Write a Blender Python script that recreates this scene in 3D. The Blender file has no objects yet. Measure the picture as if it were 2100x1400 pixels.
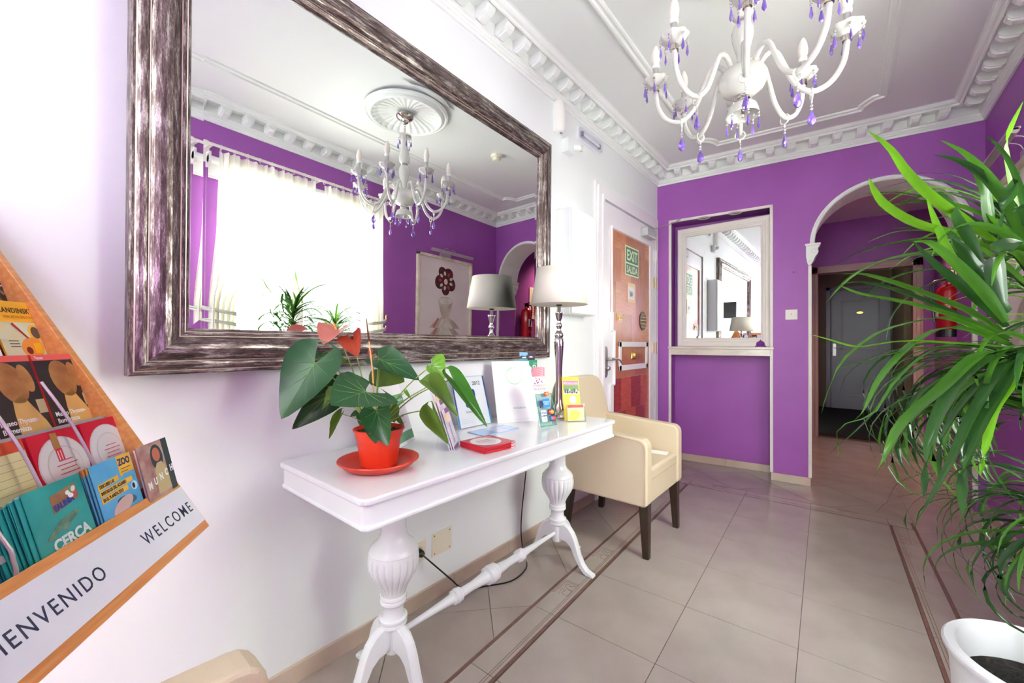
import bpy, bmesh, math, random
from mathutils import Vector, Matrix
random.seed(7)
R = math.radians
PI = math.pi
sc = bpy.context.scene
COL = sc.collection

# ------------------------------------------------------------------ camera
CAM = Vector((1.445, 0.0, 1.15))
FPX, YAW, PITCH, ROLL = 831.0, R(39.71), R(.32), R(.17)
_f = Vector((-math.sin(YAW) * math.cos(PITCH), math.cos(YAW) * math.cos(PITCH), math.sin(PITCH)))
_r0 = Vector((math.cos(YAW), math.sin(YAW), 0))
_u0 = _r0.cross(_f)
_r = _r0 * math.cos(ROLL) + _u0 * math.sin(ROLL)
_u = -_r0 * math.sin(ROLL) + _u0 * math.cos(ROLL)
cd = bpy.data.cameras.new('camera')
cam = bpy.data.objects.new('camera', cd)
COL.objects.link(cam)
cam.matrix_world = Matrix(((_r.x, _u.x, -_f.x, CAM.x), (_r.y, _u.y, -_f.y, CAM.y), (_r.z, _u.z, -_f.z, CAM.z), (0, 0, 0, 1)))
cd.sensor_width = 36
cd.lens = FPX / 2100 * 36
cd.clip_start = .02
sc.camera = cam

# ------------------------------------------------------------------ world, lights, exposure
W = bpy.data.worlds.new('sky')
sc.world = W
W.use_nodes = True
bg = W.node_tree.nodes['Background']
bg.inputs[0].default_value = (.88, .95, .97, 1)
bg.inputs[1].default_value = 1.6

def area(name, loc, rot, sx, sy, power, color=(1, 1, 1)):
    l = bpy.data.lights.new(name, 'AREA')
    l.shape = 'RECTANGLE'
    l.size, l.size_y, l.energy, l.color = sx, sy, power, color
    o = bpy.data.objects.new(name, l)
    COL.objects.link(o)
    o.location, o.rotation_euler = loc, rot
    return o
# daylight outside the side window, then added fill lamps with no visible source
area('window_daylight', (2.66, 1.45, 1.85), (0, R(90), R(-28)), 1.5, 1.3, 72, (.93, 1, .90))
area('side_ceiling_fill', (2.85, 1.55, .55), (0, R(128), 0), 1.2, 1.6, 26, (.93, 1, .90))  # added lamp below the window, tilted up to brighten the ceiling
area('front_fill', (1.72, -2.08, 1.6), (R(90), 0, R(180)), .75, 1.6, 205, (.84, 1, .86)).data.spread = R(125)  # added fill behind the camera to lighten the far wall
area('front_ceiling_fill', (1.72, -2.12, .6), (R(136), 0, R(180)), .75, .9, 430, (.87, 1, .89)).data.spread = R(140)  # added upward fill behind the camera, for the ceiling
def point(name, loc, power, color, rad=.05):
    l = bpy.data.lights.new(name, 'POINT')
    l.energy, l.color, l.shadow_soft_size = power, color, rad
    o = bpy.data.objects.new(name, l)
    COL.objects.link(o)
    o.location = loc
area('passage_lamp', (1.85, 5.3, 2.5), (0, 0, 0), .3, .3, 5.0, (1, .60, .42)).data.spread = R(110)
sc.view_settings.view_transform = 'Standard'
sc.view_settings.look = 'None'
sc.view_settings.gamma = 1
sc.view_settings.exposure = 1.2
sc.view_settings.use_curve_mapping = False
try:
    sc.cycles.max_bounces = 14
    sc.cycles.diffuse_bounces = 6
    sc.cycles.transparent_max_bounces = 16
    sc.cycles.caustics_reflective = False
    sc.cycles.caustics_refractive = False
    sc.cycles.sample_clamp_indirect = 8
except Exception:
    pass

# ------------------------------------------------------------------ materials
def lin(c):
    return tuple((x / 12.92 if x <= .04045 else ((x + .055) / 1.055) ** 2.4) for x in (v / 255 for v in c)) + (1,)
MATS = {}
def M(name, rgb=(200, 200, 200), rough=.5, metal=0, spec=.5, coat=0, trans=0, noise=0, nscale=8, rgb2=None, bump=0, bscale=60, sss=0, emit=0, stretch=None, thr=None, ior=1.45):
    if name in MATS:
        return MATS[name]
    m = bpy.data.materials.new(name)
    m.use_nodes = True
    nt = m.node_tree
    b = nt.nodes['Principled BSDF']
    c = lin(rgb)
    b.inputs['Base Color'].default_value = c
    b.inputs['Roughness'].default_value = rough
    b.inputs['Metallic'].default_value = metal
    b.inputs['Specular IOR Level'].default_value = spec
    b.inputs['Coat Weight'].default_value = coat
    b.inputs['Coat Roughness'].default_value = .08
    b.inputs['IOR'].default_value = ior
    b.inputs['Transmission Weight'].default_value = trans
    if emit:
        b.inputs['Emission Color'].default_value = c
        b.inputs['Emission Strength'].default_value = emit
    if noise or rgb2 or bump:
        tc = nt.nodes.new('ShaderNodeTexCoord')
        mp = nt.nodes.new('ShaderNodeMapping')
        nt.links.new(tc.outputs['Object'], mp.inputs[0])
        if stretch:
            mp.inputs['Scale'].default_value = stretch
    if noise or rgb2:
        n = nt.nodes.new('ShaderNodeTexNoise')
        n.inputs['Scale'].default_value = nscale
        n.inputs['Detail'].default_value = 6
        nt.links.new(mp.outputs[0], n.inputs['Vector'])
        r = nt.nodes.new('ShaderNodeValToRGB')
        lo, hi = thr or (.35, .65)
        r.color_ramp.elements[0].position = lo
        r.color_ramp.elements[1].position = hi
        if rgb2:
            r.color_ramp.elements[0].color = c
            r.color_ramp.elements[1].color = lin(rgb2)
        else:
            r.color_ramp.elements[0].color = tuple(x * (1 - noise) for x in c[:3]) + (1,)
            r.color_ramp.elements[1].color = tuple(min(1, x * (1 + noise)) for x in c[:3]) + (1,)
        nt.links.new(n.outputs['Fac'], r.inputs[0])
        nt.links.new(r.outputs[0], b.inputs['Base Color'])
    if bump:
        n2 = nt.nodes.new('ShaderNodeTexNoise')
        n2.inputs['Scale'].default_value = bscale
        nt.links.new(mp.outputs[0], n2.inputs['Vector'])
        bp = nt.nodes.new('ShaderNodeBump')
        bp.inputs['Strength'].default_value = bump
        bp.inputs['Distance'].default_value = .002
        nt.links.new(n2.outputs['Fac'], bp.inputs['Height'])
        nt.links.new(bp.outputs[0], b.inputs['Normal'])
    MATS[name] = m
    return m
def glassy(name, tint=(1, 1, 1), gloss=.08, rough=.0):
    m = bpy.data.materials.new(name)
    m.use_nodes = True
    nt = m.node_tree
    nt.nodes.remove(nt.nodes['Principled BSDF'])
    out = nt.nodes['Material Output']
    t = nt.nodes.new('ShaderNodeBsdfTransparent')
    t.inputs[0].default_value = (*tint, 1)
    g = nt.nodes.new('ShaderNodeBsdfGlossy')
    g.inputs['Roughness'].default_value = rough
    mx = nt.nodes.new('ShaderNodeMixShader')
    mx.inputs[0].default_value = gloss
    nt.links.new(t.outputs[0], mx.inputs[1])
    nt.links.new(g.outputs[0], mx.inputs[2])
    nt.links.new(mx.outputs[0], out.inputs[0])
    return m
def leafy(name, c1, c2, tl, rough=.35):
    """leaf: glossy surface over a translucent blade, mottled along its veins"""
    m = M(name, c1, rough, rgb2=c2, nscale=6, stretch=(1, 1, 1))
    nt = m.node_tree
    b = nt.nodes['Principled BSDF']
    t = nt.nodes.new('ShaderNodeBsdfTranslucent')
    t.inputs[0].default_value = lin(tl)
    mx = nt.nodes.new('ShaderNodeMixShader')
    mx.inputs[0].default_value = .33
    nt.links.new(b.outputs[0], mx.inputs[1])
    nt.links.new(t.outputs[0], mx.inputs[2])
    nt.links.new(mx.outputs[0], nt.nodes['Material Output'].inputs[0])
    return m

WHITE = M('white_wall_paint', (232, 235, 235), .55, bump=.08, bscale=90)
CEIL = M('ceiling_paint', (238, 242, 240), .6)
PLAS = M('white_plaster', (240, 244, 241), .55)
PURP = M('purple_wall_paint', (152, 80, 166), .5, noise=.05, nscale=3, bump=.1, bscale=110)
TRIMW = M('ivory_trim', (232, 226, 220), .4)
GROUT = M('dark_grout', (92, 74, 66), .8)
TILE = M('beige_tile', (160, 149, 143), .15, rgb2=(169, 158, 152), nscale=5, spec=.6)
TILE2 = M('beige_diagonal_tile', (156, 142, 134), .15, rgb2=(166, 153, 146), nscale=4, spec=.6)
BTILE = M('border_tile', (163, 151, 144), .17, rgb2=(171, 160, 152), nscale=6, spec=.6)
BROWN = M('brown_inlay', (122, 90, 80), .3, rgb2=(108, 78, 68), nscale=30)
THIN = M('thin_inlay_line', (110, 78, 64), .4)
SKIRT = M('baseboard_tile', (196, 177, 160), .2, rgb2=(186, 167, 150), nscale=7)
LACQ = M('white_lacquer', (236, 240, 240), .22, spec=.5, coat=.3)
LTOP = M('polished_white_stone', (236, 237, 240), .07, spec=.6, rgb2=(228, 230, 232), nscale=4)
CREAM = M('cream_leatherette', (206, 190, 163), .42, bump=.12, bscale=140)
STITCH = M('cream_stitching', (178, 158, 122), .7)
DWOOD = M('dark_stained_wood', (52, 36, 26), .35, rgb2=(38, 26, 20), nscale=20, stretch=(6, 6, 1))
ORANGE_WOOD = M('beech_veneer', (220, 156, 92), .35, rgb2=(204, 134, 72), nscale=9, stretch=(1, 12, 12))
SILVER = M('polished_silver', (205, 200, 196), .08, metal=1)
CHROME = M('brushed_chrome', (190, 186, 184), .32, metal=.85)
DARKM = M('dark_metal', (60, 56, 54), .3, metal=.8)
BRASS = M('brass', (206, 170, 96), .25, metal=1)
SHADE = M('ivory_linen_shade', (234, 226, 212), .8, bump=.15, bscale=220)
TERRA = M('red_plastic_pot', (206, 50, 26), .38)
SOIL = M('dark_soil', (48, 36, 30), .95, rgb2=(120, 104, 92), nscale=90, thr=(.55, .72), bump=.8, bscale=120)
ASOIL = M('black_soil', (26, 22, 20), .95, rgb2=(70, 56, 44), nscale=70, thr=(.6, .8), bump=.9, bscale=90)
POTW = M('white_planter', (226, 226, 230), .3)
LEAFD = leafy('anthurium_leaf', (26, 66, 38), (40, 84, 46), (50, 110, 40), .28)
LEAFK = leafy('dark_anthurium_leaf', (24, 44, 26), (36, 60, 32), (40, 70, 30), .35)  # darker green than the other anthurium leaves
LEAFG = leafy('mid_green_leaf', (58, 112, 44), (74, 132, 56), (90, 150, 50), .22)
LEAFY = leafy('young_anthurium_leaf', (112, 168, 50), (130, 184, 70), (150, 210, 70), .3)
LEAFO = leafy('olive_leaf_back', (92, 120, 46), (80, 108, 40), (120, 150, 60), .45)
VEIN = M('leaf_vein', (92, 132, 70), .5)
STEM = M('green_stem', (124, 146, 66), .5)
SPINK = leafy('pink_spathe', (196, 104, 104), (206, 132, 112), (220, 120, 110), .35)
SRED = leafy('rust_red_spathe', (132, 34, 22), (168, 66, 40), (180, 50, 30), .35)
SPAD = M('orange_spadix', (226, 156, 92), .5)
SPADD = M('dark_red_spadix', (84, 26, 20), .5)
DRA = leafy('strap_leaf_green', (44, 84, 30), (62, 106, 36), (84, 136, 34), .26)
DRA2 = leafy('strap_leaf_dark', (28, 56, 30), (42, 74, 38), (50, 90, 32), .2)
DRA3 = leafy('strap_leaf_bright', (92, 142, 28), (74, 124, 30), (120, 180, 34), .3)
MARG = M('strap_leaf_margin', (150, 110, 84), .5)
TRUNK = M('palm_cane', (122, 96, 66), .8, rgb2=(90, 70, 50), nscale=30, stretch=(1, 1, 6))
FROST = M('frosted_milk_glass', (246, 244, 238), .18, trans=.35, coat=.4)
BULB = M('frosted_bulb', (244, 234, 224), .4)
NICKEL = M('nickel_candle_sleeve', (190, 184, 178), .3, metal=.8)
AMETH = M('amethyst_crystal', (150, 112, 224), .03, trans=.6, coat=.6, ior=1.5)
CLEAR = M('clear_crystal', (244, 240, 244), .03, trans=.7, coat=.5)
ACRYL = glassy('clear_acrylic', (.95, .965, .98), .05)
GGLASS = glassy('green_edged_glass', (.86, .97, .94), .12)
GEDGE = M('green_glass_edge', (110, 206, 178), .15, trans=.3)
PANE = glassy('window_pane', (1, 1, 1), .04)
MIRROR = M('mirror_silvering', (244, 247, 247), .0, metal=1)
PAPER = M('white_paper', (244, 243, 242), .4)
GREYL = M('grey_print', (150, 150, 152), .5)
INK = M('dark_ink', (40, 44, 62), .5)
BLACK = M('black_plastic', (18, 18, 20), .35)
def P(rgb, rough=.35):
    return M('print_%02x%02x%02x' % tuple(rgb), rgb, rough)

def frame_mat():
    m = M('distressed_silver_frame', (84, 72, 68), .3, metal=.75)
    nt = m.node_tree
    b = nt.nodes['Principled BSDF']
    tc = nt.nodes.new('ShaderNodeTexCoord')
    def nz(scale, st, det=8):
        mp = nt.nodes.new('ShaderNodeMapping')
        mp.inputs['Scale'].default_value = st
        nt.links.new(tc.outputs['UV'], mp.inputs[0])
        n = nt.nodes.new('ShaderNodeTexNoise')
        n.inputs['Scale'].default_value = scale
        n.inputs['Detail'].default_value = det
        n.inputs['Roughness'].default_value = .82
        nt.links.new(mp.outputs[0], n.inputs['Vector'])
        return n
    n1 = nz(8, (1, 6, 1), 12)
    r = nt.nodes.new('ShaderNodeValToRGB')
    e = r.color_ramp.elements
    e[0].position, e[0].color = .43, lin((66, 50, 50))
    e[1].position, e[1].color = .60, lin((198, 190, 184))
    k = e.new(.52)
    k.color = lin((112, 98, 96))
    nt.links.new(n1.outputs['Fac'], r.inputs[0])
    nt.links.new(r.outputs[0], b.inputs['Base Color'])
    r2 = nt.nodes.new('ShaderNodeMapRange')
    r2.inputs[1].default_value, r2.inputs[2].default_value = .4, .65
    r2.inputs[3].default_value, r2.inputs[4].default_value = .5, .22
    nt.links.new(n1.outputs['Fac'], r2.inputs[0])
    nt.links.new(r2.outputs[0], b.inputs['Roughness'])
    return m
FRAME = frame_mat()
FLINE = M('pale_frame_line', (206, 190, 172), .35, metal=.3)
def curtain_mat():
    m = bpy.data.materials.new('sheer_curtain')
    m.use_nodes = True
    nt = m.node_tree
    nt.nodes.remove(nt.nodes['Principled BSDF'])
    d = nt.nodes.new('ShaderNodeBsdfDiffuse'); d.inputs[0].default_value = lin((246, 244, 236))
    t = nt.nodes.new('ShaderNodeBsdfTranslucent'); t.inputs[0].default_value = lin((250, 248, 238))
    mx = nt.nodes.new('ShaderNodeMixShader'); mx.inputs[0].default_value = .38
    nt.links.new(d.outputs[0], mx.inputs[1]); nt.links.new(t.outputs[0], mx.inputs[2])
    tp = nt.nodes.new('ShaderNodeBsdfTransparent')
    m2 = nt.nodes.new('ShaderNodeMixShader'); m2.inputs[0].default_value = .10
    nt.links.new(mx.outputs[0], m2.inputs[1]); nt.links.new(tp.outputs[0], m2.inputs[2])
    nt.links.new(m2.outputs[0], nt.nodes['Material Output'].inputs[0])
    return m
CURT = curtain_mat()

# ------------------------------------------------------------------ geometry helpers
class B:
    def __init__(s):
        s.v, s.f = [], []
    def add(s, vs, fs):
        k = len(s.v)
        s.v += [tuple(v) for v in vs]
        s.f += [tuple(i + k for i in f) for f in fs]
        return s
    def box(s, a, b):
        (x0, y0, z0), (x1, y1, z1) = a, b
        return s.add([(x0, y0, z0), (x1, y0, z0), (x1, y1, z0), (x0, y1, z0), (x0, y0, z1), (x1, y0, z1), (x1, y1, z1), (x0, y1, z1)],
                     [(0, 3, 2, 1), (4, 5, 6, 7), (0, 1, 5, 4), (1, 2, 6, 5), (2, 3, 7, 6), (3, 0, 4, 7)])
    def obox(s, a, b, w, h, up=Vector((0, 0, 1))):
        """bar from a to b, w wide, h high"""
        a, b = Vector(a), Vector(b)
        d = (b - a).normalized()
        x = d.cross(up)
        x = (x if x.length > 1e-4 else d.cross(Vector((1, 0, 0)))).normalized()
        z = x.cross(d)
        vs = []
        for p in (a, b):
            for i, j in ((-1, -1), (1, -1), (1, 1), (-1, 1)):
                vs.append(p + x * i * w / 2 + z * j * h / 2)
        return s.add(vs, [(3, 2, 1, 0), (4, 5, 6, 7), (0, 1, 5, 4), (1, 2, 6, 5), (2, 3, 7, 6), (3, 0, 4, 7)])
    def prism(s, poly, h0, h1, mp=lambda u, v, h: (u, v, h)):
        n = len(poly)
        vs = [mp(u, v, h0) for u, v in poly] + [mp(u, v, h1) for u, v in poly]
        fs = [tuple(range(n))[::-1], tuple(range(n, 2 * n))] + [(i, (i + 1) % n, n + (i + 1) % n, n + i) for i in range(n)]
        return s.add(vs, fs)
    def lathe(s, prof, n=24, c=(0, 0, 0), ax=None, flute=None):
        """prof: (r, h) pairs; ax: (X, Y, Z) axes; flute(h, ang) scales the radius"""
        X, Y, Z = ax or (Vector((1, 0, 0)), Vector((0, 1, 0)), Vector((0, 0, 1)))
        c = Vector(c)
        vs, fs = [], []
        for r, h in prof:
            for k in range(n):
                a = 2 * PI * k / n
                q = r * (flute(h, a) if flute else 1)
                vs.append(c + X * q * math.cos(a) + Y * q * math.sin(a) + Z * h)
        for i in range(len(prof) - 1):
            for k in range(n):
                k2 = (k + 1) % n
                fs.append((i * n + k, i * n + k2, (i + 1) * n + k2, (i + 1) * n + k))
        if prof[0][0] > 1e-5:
            fs.append(tuple(range(n))[::-1])
        if prof[-1][0] > 1e-5:
            fs.append(tuple(range((len(prof) - 1) * n, len(prof) * n)))
        return s.add(vs, fs)
    def tube(s, pts, rad, n=8, cap=True):
        pts = [Vector(p) for p in pts]
        m = len(pts)
        rr = rad if isinstance(rad, (list, tuple)) else [rad] * m
        vs, fs = [], []
        prev = None
        for i, p in enumerate(pts):
            d = (pts[min(i + 1, m - 1)] - pts[max(i - 1, 0)])
            d = d.normalized() if d.length > 1e-9 else Vector((0, 0, 1))
            if prev is None:
                a = Vector((0, 0, 1)) if abs(d.z) < .9 else Vector((1, 0, 0))
                x = a.cross(d).normalized()
            else:
                x = prev - d * prev.dot(d)
                x = x.normalized() if x.length > 1e-6 else prev
            prev = x
            y = d.cross(x)
            for k in range(n):
                a = 2 * PI * k / n
                vs.append(p + (x * math.cos(a) + y * math.sin(a)) * rr[i])
        for i in range(m - 1):
            for k in range(n):
                k2 = (k + 1) % n
                fs.append((i * n + k, i * n + k2, (i + 1) * n + k2, (i + 1) * n + k))
        if cap:
            fs += [tuple(range(n))[::-1], tuple(range((m - 1) * n, m * n))]
        return s.add(vs, fs)
    def ring(s, c, R_, r, X, Y, n=16, m=6):
        c = Vector(c)
        pts = [c + X * R_ * math.cos(2 * PI * k / n) + Y * R_ * math.sin(2 * PI * k / n) for k in range(n + 1)]
        return s.tube(pts, r, m, cap=False)
    def grid(s, fn, nu, nv):
        vs = [fn(i / nu, j / nv) for i in range(nu + 1) for j in range(nv + 1)]
        fs = [(i * (nv + 1) + j, (i + 1) * (nv + 1) + j, (i + 1) * (nv + 1) + j + 1, i * (nv + 1) + j + 1) for i in range(nu) for j in range(nv)]
        return s.add(vs, fs)
    def obj(s, name, mat, parent=None, smooth=False, bevel=0, label=None, kind=None, mw=None, seg=2, sub=0):
        me = bpy.data.meshes.new(name)
        me.from_pydata(s.v, [], s.f)
        bm = bmesh.new()
        bm.from_mesh(me)
        if not any(len(f) > 4 for f in s.f) or True:
            bmesh.ops.recalc_face_normals(bm, faces=bm.faces)
        bm.to_mesh(me)
        bm.free()
        if isinstance(mat, (list, tuple)):
            for m in mat:
                me.materials.append(m)
        else:
            me.materials.append(mat)
        if smooth:
            me.polygons.foreach_set('use_smooth', [True] * len(me.polygons))
            me.set_sharp_from_angle(angle=R(40))
        o = bpy.data.objects.new(name, me)
        COL.objects.link(o)
        if parent:
            o.parent = parent
        if mw is not None:
            o.matrix_world = mw
        if bevel:
            md = o.modifiers.new('bevel', 'BEVEL')
            md.width, md.segments, md.limit_method, md.angle_limit = bevel, seg, 'ANGLE', R(35)
        if sub:
            md = o.modifiers.new('sub', 'SUBSURF')
            md.levels = md.render_levels = sub
        if smooth == 'auto' or (smooth and bevel):
            try:
                for p in me.polygons: p.use_smooth = True
                md = o.modifiers.new('wn', 'WEIGHTED_NORMAL')
                md.keep_sharp = False
            except Exception:
                pass
        if label: o['label'] = label
        if kind: o['kind'] = kind
        return o

def tag(o, label, cat, group=None, kind=None):
    o['label'] = label
    o['category'] = cat
    if group: o['group'] = group
    if kind: o['kind'] = kind
    return o
def thing(name, label, cat, loc=(0, 0, 0), rot=0, group=None, mw=None):
    o = bpy.data.objects.new(name, None)
    COL.objects.link(o)
    if mw is not None: o.matrix_world = mw
    else:
        o.location = loc
        o.rotation_euler = (0, 0, rot)
    o.empty_display_size = .05
    return tag(o, label, cat, group)
def struct(b, name, mat, label=None, parent=None, **k):
    return b.obj(name, mat, parent, kind=None if parent else 'structure', label=label, **k)
def MF(o, X, Y, Z):
    return Matrix(((X[0], Y[0], Z[0], o[0]), (X[1], Y[1], Z[1], o[1]), (X[2], Y[2], Z[2], o[2]), (0, 0, 0, 1)))
def text(parent, s, size, x, y, z, mat, name='lettering', align='LEFT', bold=0, sx=1.0, rot=0, space=1, label=None, vert='BOTTOM_BASELINE'):
    """flat lettering lying in the parent's local XY plane"""
    cu = bpy.data.curves.new(name, 'FONT')
    cu.body, cu.size, cu.align_x = s, size, align
    cu.offset = bold
    cu.space_character = space
    cu.extrude = .00012
    cu.resolution_u = 3
    cu.materials.append(mat)
    o = bpy.data.objects.new(name, cu)
    COL.objects.link(o)
    o.parent = parent
    o.location = (x, y, z)
    o.rotation_euler = (0, 0, rot)
    o.scale = (sx, 1, 1)
    if label: o['label'] = label
    return o
def patch(parent, poly, z, mat, name='print', th=.0002):
    return B().prism(poly, z, z + th).obj(name, mat, parent)
def rect(x0, y0, x1, y1):
    return [(x0, y0), (x1, y0), (x1, y1), (x0, y1)]
def ell(cx, cy, rx, ry, n=20, a0=0):
    ca, sa = math.cos(a0), math.sin(a0)
    return [(cx + rx * math.cos(2 * PI * k / n) * ca - ry * math.sin(2 * PI * k / n) * sa, cy + rx * math.cos(2 * PI * k / n) * sa + ry * math.sin(2 * PI * k / n) * ca) for k in range(n)]
def rrect(x0, y0, x1, y1, r, n=4):
    o = []
    for cx, cy, a in ((x1 - r, y0 + r, -90), (x1 - r, y1 - r, 0), (x0 + r, y1 - r, 90), (x0 + r, y0 + r, 180)):
        for k in range(n + 1):
            t = R(a + 90 * k / n)
            o.append((cx + r * math.cos(t), cy + r * math.sin(t)))
    return o
def bez(pts, n=16):
    """Catmull-Rom through the points"""
    P_ = [Vector(p) for p in pts]
    P_ = [P_[0] * 2 - P_[1]] + P_ + [P_[-1] * 2 - P_[-2]]
    out = []
    seg = len(P_) - 3
    for i in range(n + 1):
        t = i / n * seg
        k = min(int(t), seg - 1)
        t -= k
        a, b, c, d = P_[k:k + 4]
        out.append(.5 * ((2 * b) + (c - a) * t + (2 * a - 5 * b + 4 * c - d) * t * t + (3 * b - a - 3 * c + d) * t ** 3))
    return out
def at(px, py, depth):
    """a point seen at photo pixel (px, py) at a given distance along the view axis"""
    return CAM + (_f + _r * ((px - 1050) / FPX) + _u * ((700 - py) / FPX)) * depth

# ================================================================== THE SETTING
BW = R(6.17)
WX, YN = 2.17, -2.2
def yb(x, off=0):
    return 3.97 + off / math.cos(BW) + math.tan(BW) * x
bX, bY = Vector((math.cos(BW), math.sin(BW), 0)), Vector((-math.sin(BW), math.cos(BW), 0))
BM = MF((0, 3.97, 0), bX, bY, (0, 0, 1))          # back wall frame: x along, y into the wall
def bp(s, d, z):
    return Vector((0, 3.97, 0)) + bX * s + bY * d + Vector((0, 0, z))
ZC = 2.82
# --- floor: grout bed, square field, inlaid border, diagonal surround
floor = struct(B().box((-.3, YN - .3, -.12), (WX + .3, 6.5, -.0016)), 'floor', GROUT)
FR = R(2.04)
fc, fs_ = math.cos(FR), math.sin(FR)
def FW(lx, ly):
    return (.922 + fc * lx - fs_ * ly, 1.055 + fs_ * lx + fc * ly)
def WF(x, y):
    x -= .922; y -= 1.055
    return (fc * x + fs_ * y, -fs_ * x + fc * y)
def clip(poly, a, b, c):
    """keep a*x+b*y<=c"""
    out = []
    n = len(poly)
    for i in range(n):
        p, q = poly[i], poly[(i + 1) % n]
        dp, dq = a * p[0] + b * p[1] - c, a * q[0] + b * q[1] - c
        if dp <= 0: out.append(p)
        if (dp < 0 < dq) or (dq < 0 < dp):
            t = dp / (dp - dq)
            out.append((p[0] + (q[0] - p[0]) * t, p[1] + (q[1] - p[1]) * t))
    return out
def half(p, q):
    """half-plane left of world edge p->q, in floor coordinates"""
    p, q = WF(*p), WF(*q)
    nx, ny = (q[1] - p[1]), -(q[0] - p[0])
    return nx, ny, nx * p[0] + ny * p[1]
def region(pts):
    return [half(pts[i], pts[(i + 1) % len(pts)]) for i in range(len(pts))]
room = region([(0, YN), (WX, YN), (WX, yb(WX, .35)), (0, yb(0, .35))])
hall = region([(1.0, yb(1.0, .35)), (WX, yb(WX, .35)), (WX, 6.36), (1.0, 6.36)])
def area2(p):
    return abs(sum(p[i][0] * p[(i + 1) % len(p)][1] - p[(i + 1) % len(p)][0] * p[i][1] for i in range(len(p)))) / 2
def tile(poly, mat, regs, name='tile', z0=-.006, z1=0):
    for g in regs: poly = clip(poly, *g) if poly else poly
    q = []
    for p in poly or []:
        if not q or math.hypot(p[0] - q[-1][0], p[1] - q[-1][1]) > 1e-4: q.append(p)
    if len(q) < 3 or area2(q) < 2e-4: return
    w = [FW(*p) for p in q]
    cx, cy = sum(p[0] for p in w) / len(w), sum(p[1] for p in w) / len(w)
    o = B().prism([(p[0] - cx, p[1] - cy) for p in w], z0, z1).obj(name, mat, floor)
    o.location = (cx, cy, 0)
T, G = .404, .0013
YNEAR = -2.424
rows = [T * k for k in range(-6, 7)]
rows[-1] = 2.455
for i, x0 in enumerate((-T, 0, T)):
    for j in range(len(rows) - 1):
        tile(rect(x0 + G, rows[j] + G, x0 + T - G, rows[j + 1] - G), TILE, room)
# border tiles and inlays
OX0, OX1, OY1, OY0 = -.538, .936, 2.578, YNEAR - .134
IX0, IX1, IY1, IY0 = -.421, .822, 2.468, YNEAR - .013
for j in range(len(rows) - 1):
    tile(rect(OX0 + .014, rows[j] + G, IX0 - .001, rows[j + 1] - G), BTILE, room, 'border_tile')
    tile(rect(IX1 + .001, rows[j] + G, OX1 - .014, rows[j + 1] - G), BTILE, room, 'border_tile')
for x0, x1 in ((OX0 + .014, -T), (-T, 0), (0, T), (T, 2 * T), (2 * T, OX1 - .014)):
    tile(rect(x0 + G, IY1 + .001, x1 - G, OY1 - .005), BTILE, room, 'border_tile')
for a in ((OX0, IY0, OX0 + .013, OY1), (IX0, IY0, IX0 + .0125, IY1), (IX1 - .0125, IY0, IX1, IY1), (OX1 - .013, IY0, OX1, OY1),
          (IX0, IY1 - .0125, IX1, IY1), (OX0, OY1 - .004, OX1, OY1)):
    tile(rect(*a), BROWN, room, 'inlay_strip', z1=-.0001)
for a in ((-.4455, YNEAR, -.4432, 2.508), (-.4365, YNEAR, -.4342, 2.50), (.833, YNEAR, .8353, 2.50), (.8435, YNEAR, .8458, 2.508), (-.4455, 2.506, .8458, 2.5085), (-.43, 2.496, .835, 2.4983)):
    tile(rect(*a), THIN, room, 'inlay_line', z1=.0002)
def key(cx, cy, rot):
    """incised meander motif"""
    b = B()
    for pl in ([(-.06, .036), (.06, .036), (.06, -.036), (.05, -.036), (.05, .026), (-.052, .026), (-.06, .036)],
               [(-.052, .004), (-.03, .012), (-.014, .012), (-.014, -.008), (-.026, -.008), (-.026, 0), (-.048, -.008), (-.048, -.036), (-.006, -.036), (-.006, -.014)],
               [(.0, -.036), (.0, -.006), (.016, .012), (.034, .012), (.034, -.004), (.02, -.012), (.036, -.022), (.036, -.036)]):
        for p, q in zip(pl[:-1], pl[1:]):
            b.obox((p[0], p[1], .0002), (q[0], q[1], .0002), .0016, .0006)
    o = b.obj('meander_inlay', THIN, floor)
    x, y = FW(cx, cy)
    o.location = (x, y, 0)
    o.rotation_euler = (0, 0, rot + FR)
for y in (.60, 1.0, 2.2, -.6, -1.4): key(-.482, y, R(90))
for y in (2.24, .6, -.6): key(.87, y, R(-90))
for x in (-.19, .61): key(x, 2.532, 0)
# diagonal tiles
D2 = T * math.sqrt(2)
sides = [[(1, 0, OX0 - G)], [(-1, 0, -(OX1 + G))], [(0, -1, -(OY1 + G)), (-1, 0, -OX0), (1, 0, OX1)], [(0, 1, OY0 - G), (-1, 0, -OX0), (1, 0, OX1)]]
for k in range(-14, 16):
    for m in range(-14, 16):
        u0, w0 = -.396 + D2 * k, .934 + D2 * m
        g = G * 1.42
        pl = []
        for u, w in ((u0 + g, w0 + g), (u0 + D2 - g, w0 + g), (u0 + D2 - g, w0 + D2 - g), (u0 + g, w0 + D2 - g)):
            pl.append(((u - w) / 2, (u + w) / 2))
        mt = TILE2
        cx = sum(p[0] for p in pl) / 4; cy = sum(p[1] for p in pl) / 4
        if not (-1.6 < cx < 1.9 and -3.6 < cy < 5.8): continue
        for s_ in sides:
            tile(pl, mt, room + s_)
        tile(pl, mt, hall)

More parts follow.
